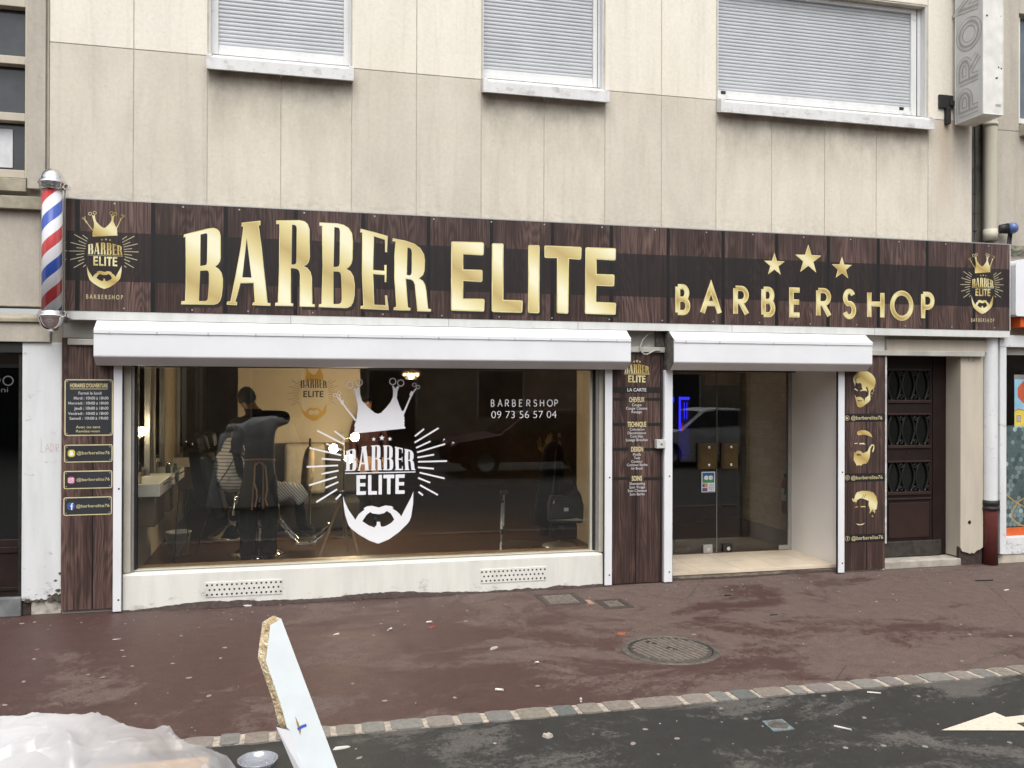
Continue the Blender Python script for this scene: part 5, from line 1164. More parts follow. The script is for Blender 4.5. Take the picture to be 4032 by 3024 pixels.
struct('shop_wall', MB().box(-1.75, -1.60, 0.30, 8.65, 0, 2.8), 'warm_wall')
struct('shop_wall', MB().box(-1.6, 7.75, 8.5, 8.65, 0, 2.8), 'brown_wall')
struct('shop_wall', MB().box(6.42, 6.52, 1.03, 3.8, 0, 2.8).box(6.52, 7.75, 3.7, 3.8, 0, 2.8).box(7.6, 7.75, 3.8, 8.5, 0, 2.8), 'wallpaper')
struct('partition_wall', MB().box(3.50, 3.60, 0.17, 2.28, 0.08, 2.75), 'warm_wall')
struct('shop_ceiling', MB().box(-1.75, 7.75, 0.30, 8.65, 2.75, 2.85), 'warm_wall')

# painted panel wall behind the chairs
pw = thing('display_partition', (0.05, 4.3, 0.08), 'pale partition with a black and gold bearded king emblem, behind the standing barber', 'partition')
mb = MB().box(-0.78, 0.89, 4.25, 4.33, 1.22, 2.74, 0); mb.box(-0.78, 0.89, 4.24, 4.34, 1.18, 1.22, 1); mb.build('board', ['warm_wall', 'brown_wall'], pw)
mb = MB().box(-0.70, 0.85, 4.30, 4.60, 0.08, 1.18, 0); mb.build('base_cabinet', 'brown_wall', pw)
mb = MB(); F = (0.245, 1.92, 0.62, 0.62); yq = 4.248
T = lambda q_: (F[0] + q_[0] * F[2], F[1] + q_[1] * F[3])
for pth in EM['rays']: mb.rib([T(q_) for q_ in pth], .008, yq, 2)
words(mb, (0.06, 0.43, 1.99, 2.12), (0.10, 0.38, 1.86, 1.95), yq, 0)
mb.poly([[T(q_) for q_ in EM['beard']], [T(q_) for q_ in EM['mouth']]], yq, None, 1)
mb.poly([[T(q_) for q_ in EM['crown']]], yq, None, 1)
mb.build('emblem', ['print_black', plain('ochre_paint', (0.45, 0.27, 0.05), 0.6), plain('taupe_paint', (0.30, 0.22, 0.13), 0.6)], pw)

# sofa and a hanging coat beneath it
so = thing('sofa', (0.05, 3.75, 0.08), 'low sofa with a pale back cushion against the partition', 'sofa')
mb = MB().box(-0.75, 0.85, 3.45, 4.15, 0.10, 0.50); mb.build('seat', plain('dark_upholstery', (0.03, 0.026, 0.022), 0.8), so, 0.04)
mb = MB().box(-0.15, 0.40, 3.98, 4.18, 0.52, 1.22); mb.build('back_cushion', plain('pale_cushion', (0.42, 0.37, 0.28), 0.9), so, 0.06, 3)
mb = MB().box(0.42, 0.85, 4.0, 4.18, 0.52, 1.1); mb.build('back_cushion', plain('dark_cushion', (0.05, 0.045, 0.04), 0.9), so, 0.06, 3)
v, f = skin([(0.20, 3.2, 1.26), (0.17, 3.2, 1.12), (0.15, 3.2, 0.85), (0.13, 3.2, 0.62)], [(0, 1), (1, 2), (2, 3)], [(0.07, 0.05), (0.17, 0.08), (0.19, 0.09), (0.21, 0.08)], 2)
ct = thing('coat_stand', (0.18, 3.2, 0.08), 'brown coat hanging on a stand to the right of the standing barber', 'coat')
mb = MB().raw(v, f, 0, True); mb.build('coat', plain('brown_cord', (0.13, 0.10, 0.06), 0.9, 0, 0.3, 14), ct)
mb = MB().tube([(0.18, 3.2, 0.10), (0.18, 3.2, 1.34)], 0.015, 8).lathe((0.18, 3.2), [(0, 0.12), (0.16, 0.11), (0.17, 0.08)], 16); mb.build('pole', 'iron', ct)

# mirror stations on the left wall
mir = N('mirror'); mir.set((0.86, 0.83, 0.78), 0.03, 1.0); M['mirror'] = mir.m
tops = plain('worktop_white', (0.70, 0.68, 0.62), 0.5)
STN = [(1.0, 0.985), (2.1, 0.99), (4.3, 0.985), (6.6, 0.99)]
proto = None
for i, (sy, sz) in enumerate(STN):
    if proto is None:
        t = thing('mirror_station', (-1.6, sy, 0.08), 'nearest wall mirror with white drawer shelf, close behind the window', 'mirror station', 'mirror stations along the left wall')
        mb = MB().box(-1.595, -1.575, sy + 0.10, sy + 0.78, 1.12, 2.55); mb.build('mirror', 'mirror', t)
        mb = MB().box(-1.60, -1.545, sy + 0.03, sy + 0.10, 0.9, 2.6); mb.box(-1.60, -1.545, sy + 0.78, sy + 0.85, 0.9, 2.6); mb.build('frame', 'alu', t, 0.004)
        mb = MB().box(-1.60, -1.29, sy - 0.30, sy + 0.55, 0.93, 0.948).box(-1.60, -1.308, sy - 0.30, sy - 0.282, 0.948, 1.055).box(-1.308, -1.29, sy - 0.30, sy + 0.55, 0.948, 1.055).box(-1.6, -1.308, sy + 0.532, sy + 0.55, 0.948, 1.055); mb.build('shelf', tops, t, 0.004)
        mb = MB().box(-1.60, -1.35, sy - 0.2, sy + 0.45, 0.62, 0.925); mb.build('drawer_unit', plain('drawer_brown', (0.12, 0.08, 0.05), 0.5), t, 0.005)
        proto = t
    else:
        t = copy_tree(proto); t.location = (-1.6, sy, 0.08)
        t['label'] = ['', 'second wall mirror with white drawer shelf, counting from the window', 'wall mirror with white drawer shelf behind the dark bottles', 'farthest wall mirror with white drawer shelf, deep in the shop'][i]
rnd = random.Random(3)
BT = [(-1.42, 2.25, .20, .028, 'black'), (-1.36, 2.4, .16, .03, 'green'), (-1.40, 4.25, .26, .035, 'black'), (-1.47, 4.35, .32, .03, 'black'), (-1.36, 4.45, .2, .04, 'black'), (-1.45, 4.15, .24, .03, 'iron'), (-1.40, 4.55, .28, .03, 'black'), (-1.36, 6.55, .30, .03, 'iron')]
M['green'] = plain('green_bottle', (0.02, 0.12, 0.08), 0.3)
for i, (bx_, by, bh, br_, bm) in enumerate(BT):
    b = thing('bottle', (bx_, by, .95), 'small green bottle on the second shelf' if bm == 'green' else 'dark product bottle standing on a shelf of the mirror wall', 'bottle', 'bottles on the mirror shelves')
    mb = MB().lathe((bx_, by), [(0, .95), (br_, .95), (br_, .95 + bh * .7), (br_ * .45, .95 + bh * .8), (br_ * .45, .95 + bh * .9)], 14); mb.build('body', bm, b)
    mb = MB().lathe((bx_, by), [(br_ * .5, .95 + bh * .9), (br_ * .5, .95 + bh), (0, .95 + bh)], 12); mb.build('cap', 'chrome' if i % 3 == 0 else 'black', b)
for i, (pts, lab) in enumerate([([(-1.32, 0.95, 1.0), (-1.18, 0.98, 1.09), (-1.16, 1.1, .95), (-1.20, 1.2, .6), (-1.22, 1.3, .3), (-1.25, 1.5, .1), (-1.35, 1.55, .09)], 'black clipper cable hanging from the nearest shelf'), ([(-1.33, 2.1, 1.0), (-1.2, 2.0, 1.06), (-1.15, 1.95, .9), (-1.2, 1.9, .6), (-1.16, 1.9, .35), (-1.25, 1.8, .1), (-1.4, 1.75, .09)], 'black clipper cable hanging from the second shelf')]):
    mb = MB(); P = []
    for a, b in zip(pts, pts[1:]):
        for s_ in range(4): P.append(tuple(a[j] + (b[j] - a[j]) * s_ / 4 for j in range(3)))
    mb.tube(P + [pts[-1]], 0.006, 6); tag(mb.build('clipper_cable', 'black'), lab, 'cable')
bu = thing('bucket', (-1.30, 2.2, 0.08), 'white plastic bucket on the floor below the mirror wall', 'bucket')
mb = MB().lathe((-1.30, 2.2), [(0, 0.085), (0.11, 0.085), (0.135, 0.34), (0.143, 0.34), (0.143, 0.352), (0.128, 0.352), (0.106, 0.10), (0, 0.10)], 24); mb.build('pail', plain('bucket_white', (0.70, 0.67, 0.63), 0.5), bu)
mb = MB().tube([(-1.30 + .14 * math.cos(R(a)), 2.2 - .05 * math.sin(R(a)) - .05, 0.33 - .1 * math.sin(R(a))) for a in range(0, 181, 20)], 0.004, 6); mb.build('handle', 'alu', bu)

# lamps
WARM = (1.0, 0.77, 0.50)
bulb_m = emit('lit_bulb', (1.0, 0.80, 0.52), 60)
def bulb(par, c, r, watt):
    MB().sphere(c, r, 0, 16).build('bulb', bulb_m, par)
    l = bpy.data.objects.new('bulb_light', bpy.data.lights.new('bulb_light', 'POINT')); COL.objects.link(l)
    l.data.energy = watt; l.data.color = WARM; l.data.shadow_soft_size = r * 1.02
    l.parent = par; l.location = Vector(c) + Vector((0, -0.001, 0)) - ORI[par.name]
    l.visible_camera = True
wl_ = thing('wall_lamp', (-1.58, 1.2, 1.5), 'single lit globe bulb on the wall just inside the left edge of the window', 'lamp')
MB().tube([(-1.598, 1.2, 1.48), (-1.55, 1.2, 1.48), (-1.535, 1.2, 1.50)], 0.012, 8).build('arm', 'chrome', wl_); bulb(wl_, (-1.535, 1.2, 1.545), 0.042, 45)
tp_ = thing('tripod', (0.52, 1.62, 0.08), 'empty wooden tripod standing just behind the emblem on the window', 'tripod')
wd = plain('pale_timber', (0.34, 0.22, 0.12), 0.6)
for ex_, ey in ((0.25, 1.50), (0.70, 1.52), (0.60, 2.0)): MB().tube([(0.515, 1.64, 0.80), (ex_, ey, 0.082)], [0.018, 0.014], 8).build('leg', wd, tp_)
MB().lathe((0.515, 1.64), [(0, .83), (.03, .83), (.03, .76), (0, .76)], 12).build('head', 'iron', tp_)
fl = thing('floor_lamp', (0.60, 3.0, 0.08), 'slim floor lamp with three lit bare bulbs, shining beside the lettering on the window', 'lamp')
MB().lathe((0.60, 3.0), [(0, .10), (.14, .095), (.15, .08)], 18).build('base', 'iron', fl)
MB().tube([(0.60, 3.0, 0.10), (0.60, 3.0, 1.42)], 0.012, 8).build('pole', 'iron', fl)
for c in ((0.738, 2.96, 1.366), (0.470, 2.96, 1.222), (0.664, 2.95, 1.091)):
    MB().tube([(0.60, 3.0, c[2] - 0.02), (c[0] - (0.03 if c[0] > .6 else -.03), c[1], c[2])], [0.008, 0.014], 8).build('lamp_holder', plain('brass', (0.55, 0.38, 0.12), 0.25, 1.0), fl)
    bulb(fl, c, 0.052, 66)
ch = thing('chandelier', (1.45, 2.9, 2.1), 'small glittering crystal chandelier at the top edge of the display window', 'chandelier')
mb = MB().lathe((1.45, 2.9), [(0.10, 2.20), (0.115, 2.20), (0.115, 2.215), (0.10, 2.215), (0.10, 2.20)], 24).tube([(1.45, 2.9, 2.20), (1.45, 2.9, 2.75)], .006, 6); mb.build('ring', plain('brass_ring', (0.5, 0.36, 0.14), 0.2, 1.0), ch)
mb = MB()
for i in range(22):
    a = 2 * math.pi * i / 11; r_ = 0.108 if i < 11 else 0.06; mb.sphere((1.45 + r_ * math.cos(a), 2.9 + r_ * math.sin(a), 2.175 - (0 if i < 11 else .045)), 0.017, 0, 6, (1, 1, 1.5))
mb.build('crystals', plain('crystal', (0.8, 0.75, 0.62), 0.05, 0.6), ch)
bulb(ch, (1.45, 2.9, 2.145), 0.022, 360)

# barber chairs
M['leather'] = plain('black_leather', (0.008, 0.007, 0.0065), 0.5, 0, 0.3, 12)
M['pad'] = plain('tan_pad', (0.38, 0.27, 0.13), 0.5, 0, 0.15, 10)
bc_ = thing('barber_chair', (-0.42, 2.05, 0.08), 'black leather barber chair in use, under the striped cape', 'barber chair', 'barber chairs')
X, Y = -0.42, 2.05
MB().box(X - .30, X + .24, Y - .27, Y + .27, 0.50, 0.64).build('seat', 'leather', bc_, 0.04, 3)
mb = MB().bbox((X - .48, Y, 0.90), (0.06, 0.26, 0.36), Matrix.Rotation(R(-14), 3, 'Y')); mb.build('backrest', 'leather', bc_, 0.04, 3)
mb = MB().bbox((X - .60, Y, 1.36), (0.05, 0.13, 0.09), Matrix.Rotation(R(-14), 3, 'Y')); mb.build('headrest', 'leather', bc_, 0.03, 3)
for s_ in (-1, 1):
    a_ = MB().tube([(X - .25, Y + s_ * .31, .58), (X - .23, Y + s_ * .32, .78), (X + .16, Y + s_ * .32, .78), (X + .2, Y + s_ * .31, .60)], .018, 8).build('arm', 'chrome', bc_)
    MB().box(X - .2, X + .14, Y + s_ * .32 - .035, Y + s_ * .32 + .035, 0.79, 0.84).build('arm_pad', 'pad', a_, 0.015)
MB().lathe((X, Y), [(0, 0.25), (0.06, 0.24), (0.13, 0.20), (0.24, 0.13), (0.30, 0.10), (0.31, 0.085), (0.31, 0.08)], 32).build('base', 'chrome', bc_)
MB().lathe((X, Y), [(0.055, 0.22), (0.055, 0.50)], 20).build('pedestal', 'chrome', bc_)
MB().tube([(X + .02, Y - .10, .40), (X + .02, Y - .20, .42), (X + .16, Y - .26, .36)], .012, 8).build('lever', 'chrome', bc_)
mb = MB()
for s_ in (-1, 1): mb.tube([(X + .22, Y + s_ * .16, .52), (X + .34, Y + s_ * .16, .34), (X + .46, Y + s_ * .16, .20), (X + .60, Y + s_ * .16, .20), (X + .72, Y + s_ * .16, .29), (X + .80, Y + s_ * .16, .38)], .016, 8)
mb.tube([(X + .80, Y - .2, .38), (X + .80, Y + .2, .38)], .02, 8); mb.box(X + .42, X + .66, Y - .2, Y + .2, .205, .225); mb.build('footrest', 'chrome', bc_)
c2 = copy_tree(bc_); c2.location = (-0.78, 3.35, 0.08); c2.rotation_euler = (0, 0, R(62)); c2['label'] = 'empty black leather barber chair with tan arm pads, left of the barber'

# ------------------------------------------------------------------ people
M['skin'] = plain('brown_skin', (0.16, 0.075, 0.042), 0.5, 0, 0.12, 8)
M['skin_light'] = plain('tan_skin', (0.36, 0.20, 0.125), 0.5, 0, 0.12, 8)
M['hair'] = plain('black_hair', (0.008, 0.007, 0.007), 0.8, 0, 0.4, 60, 0.8)
M['cloth_black'] = plain('black_cotton', (0.009, 0.008, 0.008), 0.9, 0, 0.3, 10, 0, 0.2)
M['trouser'] = plain('black_trousers', (0.007, 0.007, 0.008), 0.9, 0, 0.3, 12, 0, 0.2)
M['shoe'] = plain('black_leather_shoe', (0.01, 0.01, 0.01), 0.4)
from mathutils import noise as _nz2
def person(label, V, E, RD, pick, mats, loc, sub=2):
    p = thing('person', loc, label, 'person')
    v, f = skin(V, E, RD, 3)
    zt = max(q[2] for q in v) - 0.30
    def fold(q):
        p_ = Vector(q)
        if p_.z > zt: return q
        a = _nz2.noise(Vector((p_.x * 9, p_.y * 9, p_.z * 5))) * .010 + (1 - abs(_nz2.noise(Vector((p_.x * 7 + p_.z * 5, p_.y * 7, p_.z * 11)))) * 2) * .007
        c_ = _nz2.noise(p_ * 6 + Vector((4, 4, 4))) * .006
        return (p_.x + a, p_.y + a, p_.z + c_)
    v = [fold(q) for q in v]
    mb = MB()
    for q in f:
        c = [sum(v[i][j] for i in q) / len(q) for j in range(3)]
        mb.f.append(q); mb.mi.append(pick(c)); mb.sm.append(True)
    mb.v = v
    return p, mb.build('body', mats, p)
def hand(mb_V, mb_E, mb_R, wrist, root, d, up, side):
    """palm with four unequal bent fingers and a thumb, added to a skin skeleton"""
    d = Vector(d).normalized(); up = Vector(up).normalized(); s_ = d.cross(up).normalized() * side
    w_ = Vector(wrist); base = len(mb_V)
    palm = w_ + d * 0.06; mb_V.append(tuple(palm)); mb_R.append((0.035, 0.016)); mb_E.append((root, base))
    for i, L in enumerate((0.062, 0.072, 0.067, 0.052)):
        o = palm + s_ * (0.027 - 0.018 * i) + d * 0.028
        a = len(mb_V); mb_V += [tuple(o), tuple(o + d * L * .5 - up * .012), tuple(o + d * L * .8 - up * .035)]
        mb_R += [.010, .009, .007]; mb_E += [(base, a), (a, a + 1), (a + 1, a + 2)]
    a = len(mb_V); o = w_ + d * .03 + s_ * .035; mb_V += [tuple(o), tuple(o + d * .035 + s_ * .018 - up * .01)]; mb_R += [.011, .009]; mb_E += [(base, a), (a, a + 1)]
def head_parts(p, c, r, yaw, skin_m, hair_m, hairline, tilt=0):
    """ears, nose and eyes plus a cap of short hair for a head centred at c"""
    Rm = Matrix.Rotation(yaw, 3, 'Z') @ Matrix.Rotation(tilt, 3, 'X')
    def at(a, b, d): return tuple(Vector(c) + Rm @ Vector((a, b, d)))
    mb = MB(); mb.sphere((0, 0, 0), 1.0, 0, 28, (r * 0.98, r * 1.16, r * 1.14))
    mb.v = [at(*q) for q in mb.v]
    rnd = random.Random(1)
    keep = []
    for f, m_ in zip(mb.f, mb.mi):
        cc = [sum((Rm.transposed() @ (Vector(mb.v[i]) - Vector(c)))[j] for i in f) / 4 for j in range(3)]
        keep.append(cc[2] > hairline + (0.9 if cc[1] > 0 else -0.35) * abs(cc[1]) * 0.9)
    mb.f = [f for f, k_ in zip(mb.f, keep) if k_]; mb.mi = [0] * len(mb.f); mb.sm = [True] * len(mb.f)
    mb.v = [tuple(Vector(q) + (Vector(q) - Vector(c)).normalized() * rnd.uniform(-0.002, 0.011)) for q in mb.v]
    mb.build('hair', hair_m, p)
    mb = MB()
    for s_ in (-1, 1):
        mb.sphere((0, 0, 0), 1, 0, 10, (.012, .024, .033)); n = len(mb.v)
        k_ = 6 * 10
        for i in range(n - k_, n): q = mb.v[i]; mb.v[i] = at(q[0] + s_ * r * .92, q[1] - .005, q[2] - .012)
    mb.build('ear', skin_m, p)
    mb = MB(); mb.tube([at(0, r * 1.02, .02), at(0, r * 1.16, -.025), at(0, r * 1.0, -.04)], [.008, .016, .012], 8)
    mb.tube([at(-.03, r * .98, -.075), at(0, r * 1.04, -.075), at(.03, r * .98, -.075)], [.004, .008, .004], 8); mb.build('face', skin_m, p)
    mb = MB()
    for s_ in (-1, 1): mb.sphere(at(s_ * .035, r * .93, .015), .012, 0, 10)
    mb.build('eye', 'black', p)

# the barber, seen from behind, right elbow raised
V = [(-.38, 1.48, 1.05), (-.385, 1.50, 1.22), (-.395, 1.52, 1.42), (-.405, 1.53, 1.60), (-.45, 1.56, 1.71), (-.485, 1.58, 1.78), (-.525, 1.61, 1.865), (-.53, 1.61, 1.91),
     (-.575, 1.54, 1.615), (-.625, 1.50, 1.36), (-.635, 1.68, 1.27), (-.62, 1.80, 1.25),
     (-.235, 1.52, 1.665), (-.085, 1.53, 1.675), (-.20, 1.74, 1.60), (-.31, 1.86, 1.55),
     (-.47, 1.47, .94), (-.505, 1.47, .56), (-.515, 1.45, .16), (-.53, 1.56, .115),
     (-.295, 1.47, .94), (-.275, 1.47, .56), (-.285, 1.45, .16), (-.27, 1.56, .115)]
E = [(0, 1), (1, 2), (2, 3), (3, 4), (4, 5), (5, 6), (6, 7), (3, 8), (8, 9), (9, 10), (10, 11), (3, 12), (12, 13), (13, 14), (14, 15), (0, 16), (16, 17), (17, 18), (18, 19), (0, 20), (20, 21), (21, 22), (22, 23)]
RD = [(.165, .125), (.16, .115), (.18, .12), (.185, .12), (.10, .09), (.062, .062), (.088, .10), (.08, .09), (.095, .085), (.070, .070), (.048, .048), (.034, .028), (.105, .095), (.080, .080), (.052, .052), (.034, .028), (.125, .12), (.098, .098), (.085, .085), (.045, .04), (.125, .12), (.098, .098), (.085, .085), (.045, .04)]
hand(V, E, RD, V[11], 11, (.1, 1, .1), (0, 0, 1), 1); hand(V, E, RD, V[15], 15, (-.5, .8, -.1), (0, 0, 1), -1)
def pk(c):
    if c[2] > 1.765 or c[1] > 1.80: return 0
    if c[2] < .19: return 3
    return 1 if c[2] > 1.12 else 2
pb_, body = person('barber in black with his back to the window, right elbow raised over the client', V, E, RD, pk, ['skin', 'cloth_black', 'trouser', 'shoe'], (-.40, 1.48, .08))
head_parts(pb_, (-.528, 1.605, 1.893), .095, R(18), 'skin', 'hair', -0.055, R(-10))
mb = MB(); n = 20; rows = []
rim_c = []
for j, (z_, rx, ry, cx_) in enumerate([(1.20, .155, .130, -.383), (1.05, .172, .145, -.383), (.90, .195, .16, -.39), (.74, .22, .165, -.395)]):
    rows.append([(cx_ + rx * math.sin(R(-165 + 330 * i / n)), 1.485 + ry * math.cos(R(-165 + 330 * i / n)), z_ - (0.05 * math.cos(R(330 * i / n)) if j == 3 else 0)) for i in range(n + 1)])
v = [q for r_ in rows for q in r_]; f = [(j * (n + 1) + i, j * (n + 1) + i + 1, (j + 1) * (n + 1) + i + 1, (j + 1) * (n + 1) + i) for j in range(3) for i in range(n)]
mb.raw(v, f, 0, True)
for e_ in (0, n): mb.tube([r_[e_] for r_ in rows], .010, 6, 1)
mb.tube([(-.383 + .159 * math.sin(R(a)), 1.485 + .14 * math.cos(R(a)), 1.205 - .02 * math.cos(R(a))) for a in range(0, 361, 20)], .013, 6, 1)
mb.build('apron', [plain('apron_black', (0.02, 0.017, 0.016), .8), plain('apron_leather', (0.22, 0.105, 0.05), .6)], pb_)
for pts in ([(-.385, 1.335, 1.20), (-.425, 1.325, 1.16), (-.43, 1.315, .98), (-.405, 1.31, .90), (-.40, 1.31, .82), (-.42, 1.31, .72)], [(-.375, 1.335, 1.20), (-.315, 1.325, 1.15), (-.30, 1.31, 1.0), (-.295, 1.31, .90), (-.315, 1.31, .80), (-.29, 1.30, .735)]):
    MB().tube(pts, .0085, 6).build('apron_tie', plain('tan_strap', (0.33, 0.19, 0.10), .7), pb_)
tag(MB().tube([(-.645, 1.72, 1.27), (-.66, 1.70, 1.22), (-.72, 1.7, 1.10), (-.80, 1.75, .98), (-.86, 1.8, .88), (-.95, 1.95, .6), (-1.1, 2.1, .1)], .006, 6).build('clipper_cable', 'black'), 'black clipper cable running from the barber\'s left hand', 'cable')

# the client under the cape
V = [(-.60, 2.02, .74), (-.63, 2.02, .92), (-.66, 2.03, 1.12), (-.67, 2.03, 1.28), (-.66, 2.03, 1.40), (-.645, 2.03, 1.52), (-.64, 2.03, 1.57),
     (-.66, 1.87, 1.27), (-.60, 1.80, 1.02), (-.42, 1.84, .90), (-.66, 2.20, 1.27), (-.60, 2.27, 1.02), (-.42, 2.22, .90),
     (-.45, 1.93, .74), (.02, 1.92, .80), (.07, 1.92, .40), (.22, 1.92, .30), (-.45, 2.12, .74), (.02, 2.14, .78), (.07, 2.14, .40), (.22, 2.14, .30)]
E = [(0, 1), (1, 2), (2, 3), (3, 4), (4, 5), (5, 6), (3, 7), (7, 8), (8, 9), (3, 10), (10, 11), (11, 12), (0, 13), (13, 14), (14, 15), (15, 16), (0, 17), (17, 18), (18, 19), (19, 20)]
RD = [(.13, .15), (.12, .15), (.12, .16), (.11, .15), (.055, .055), (.09, .082), (.08, .075), .07, .05, .04, .07, .05, .04, .095, .07, .058, .042, .095, .07, .058, .042]
def pk(c):
    if c[2] > 1.37: return 0
    if c[2] < .36: return 3
    return 1 if c[2] > .86 else 2
pcn, body = person('seated client wrapped in a striped cape, half hidden behind the barber', V, E, RD, pk, ['skin', 'cloth_black', 'trouser', 'shoe'], (-.60, 2.02, .64))
head_parts(pcn, (-.645, 2.03, 1.545), .09, R(-90), 'skin', 'hair', -0.03)
k = N('striped_cape'); x, y, z = k.xyz()
t_ = k.math('FRACT', k.math('MULTIPLY', k.math('ADD', z, k.math('MULTIPLY', k.math('MAXIMUM', k.math('ADD', x, 0.35), 0.0), 1.1)), 26.0))
k.set(k.mix(k.math('LESS_THAN', t_, 0.36), (0.80, 0.77, 0.72), (0.30, 0.31, 0.36)), 0.9)
v, f = skin([(-.67, 2.03, 1.43), (-.69, 2.0, 1.30), (-.715, 1.97, 1.10), (-.72, 1.95, .92), (-.64, 1.97, .80), (-.40, 1.93, .79), (-.10, 1.93, .81), (.04, 1.93, .80), (.09, 1.93, .66), (-.40, 2.11, .79), (-.10, 2.12, .80), (.04, 2.12, .78), (.09, 2.12, .62)],
            [(0, 1), (1, 2), (2, 3), (3, 4), (4, 5), (5, 6), (6, 7), (7, 8), (4, 9), (9, 10), (10, 11), (11, 12)], [.07, .15, .20, .21, .16, .12, .115, .115, .10, .12, .115, .11, .09], 3)
rnd = random.Random(6)
v = [(q[0] + .012 * math.sin(q[1] * 31 + q[2] * 17), q[1] + .012 * math.sin(q[0] * 27 + q[2] * 23), q[2] + .014 * math.sin(q[0] * 33 + q[1] * 19)) for q in v]
MB().raw(v, f, 0, True).build('cape', k.m, pcn)

# person standing further back
V = [(1.0, 4.0, 1.0), (1.0, 4.0, 1.2), (1.0, 4.0, 1.42), (.98, 3.99, 1.56), (.965, 3.98, 1.66), (.955, 3.97, 1.76), (.95, 3.97, 1.81), (.82, 4.0, 1.52), (.76, 4.0, 1.25), (.80, 3.9, 1.02), (1.17, 4.0, 1.52), (1.23, 4.0, 1.25), (1.2, 3.9, 1.02), (.91, 4.0, .9), (.9, 4.0, .5), (.9, 4.0, .12), (.9, 3.88, .11), (1.09, 4.0, .9), (1.1, 4.0, .5), (1.1, 4.0, .12), (1.1, 3.88, .11)]
E = [(0, 1), (1, 2), (2, 3), (3, 4), (4, 5), (5, 6), (2, 7), (7, 8), (8, 9), (2, 10), (10, 11), (11, 12), (0, 13), (13, 14), (14, 15), (15, 16), (0, 17), (17, 18), (18, 19), (19, 20)]
RD = [(.15, .11), (.14, .1), (.16, .11), (.09, .08), (.052, .052), (.08, .092), (.07, .08), .075, .055, .035, .075, .055, .035, .1, .075, .055, .038, .1, .075, .055, .038]
hand(V, E, RD, V[9], 9, (0, -.3, -1), (0, 1, 0), 1); hand(V, E, RD, V[12], 12, (0, -.3, -1), (0, 1, 0), -1)
def pk(c): return 0 if c[2] > 1.64 or (c[2] < 1.03 and c[1] < 3.93 and c[2] > .8) else (1 if c[2] > 1.02 else (2 if c[2] > .19 else 3))
pbk, body = person('dark-haired person in a dark red top deep in the shop, seen through the crown decal', V, E, RD, pk, ['skin_light', plain('dark_red_top', (0.035, 0.006, 0.006), .8), 'trouser', 'shoe'], (1.0, 4.0, .08))
head_parts(pbk, (.953, 3.97, 1.79), .085, R(200), 'skin_light', 'hair', -0.01)

# stand with the black bag, white stand pole
st_ = thing('coat_rack', (3.12, 1.75, 0.08), 'black coat hanging on a slim stand near the right edge of the display window', 'coat stand')
MB().tube([(3.12, 1.80, .09), (3.12, 1.80, 1.45)], .016, 8).lathe((3.12, 1.80), [(0, .13), (.03, .12), (.20, .095), (.21, .08)], 20).build('pole', 'alu', st_)
v, f = skin([(3.05, 1.8, 1.36), (3.05, 1.8, 1.25), (3.03, 1.8, .95), (2.98, 1.8, .5), (2.94, 1.8, .28)], [(0, 1), (1, 2), (2, 3), (3, 4)], [(.05, .04), (.15, .08), (.17, .10), (.20, .11), (.20, .1)], 2)
MB().raw(v, f, 0, True).build('coat', 'cloth_black', st_)
hb = thing('handbag', (3.12, 1.55, .40), 'black messenger bag with a small white tag hanging from the coat stand', 'bag')
mb = MB().poly([[(2.93, .405), (3.305, .395), (3.33, .42), (3.335, .60), (3.30, .74), (3.255, .80), (3.17, .72), (3.0, .72), (2.94, .73), (2.915, .62), (2.915, .43)]], 1.50, 1.62, 0); mb.build('bag_body', plain('bag_canvas', (0.02, 0.02, 0.021), .75, 0, .3, 20), hb, .02, 3)
mb = MB().poly([[(2.925, .47), (3.325, .46), (3.33, .62), (3.28, .70), (2.95, .70)]], 1.485, 1.4985, 0); mb.build('flap', plain('bag_flap', (0.03, 0.03, 0.032), .6, 0, .3, 20), hb, .006)
MB().box(3.085, 3.14, 1.478, 1.4845, .545, .585).build('tag_patch', 'vinyl', hb); MB().tube([(2.965, 1.48, .69), (2.958, 1.478, .64)], .006, 6).build('zip_pull', 'chrome', hb)
MB().tube([(3.27, 1.56, .79), (3.22, 1.60, .98), (3.14, 1.74, 1.30), (3.12, 1.8, 1.42), (3.06, 1.74, 1.25), (3.0, 1.60, .95), (2.96, 1.56, .72)], .010, 6).build('strap', 'black', hb)
b2 = thing('handbag', (3.12, 1.62, .18), 'second dark bag slumped below the messenger bag', 'bag')
MB().bbox((3.13, 1.66, .285), (.165, .07, .105)).build('bag_body', 'cloth_black', b2, .04, 3); MB().tube([(3.05, 1.66, .37), (3.07, 1.68, .45), (3.19, 1.68, .45), (3.21, 1.66, .37)], .009, 6).build('handle', 'black', b2)
ws = thing('tripod_stand', (2.33, 1.55, .08), 'slim white and black jointed stand leg on the shop floor, right half of the window', 'stand')
MB().tube([(2.335, 1.56, .085), (2.345, 1.56, .30)], .013, 8).tube([(2.346, 1.56, .34), (2.355, 1.56, .66)], .015, 8).tube([(2.372, 1.58, .38), (2.378, 1.58, .76)], .010, 8).build('leg', 'white_pvc', ws)
MB().tube([(2.345, 1.56, .29), (2.347, 1.56, .35)], .018, 8).tube([(2.354, 1.56, .655), (2.358, 1.56, .69)], .02, 8).box(2.34, 2.42, 1.54, 1.62, .755, .80).build('joint', 'black', ws)
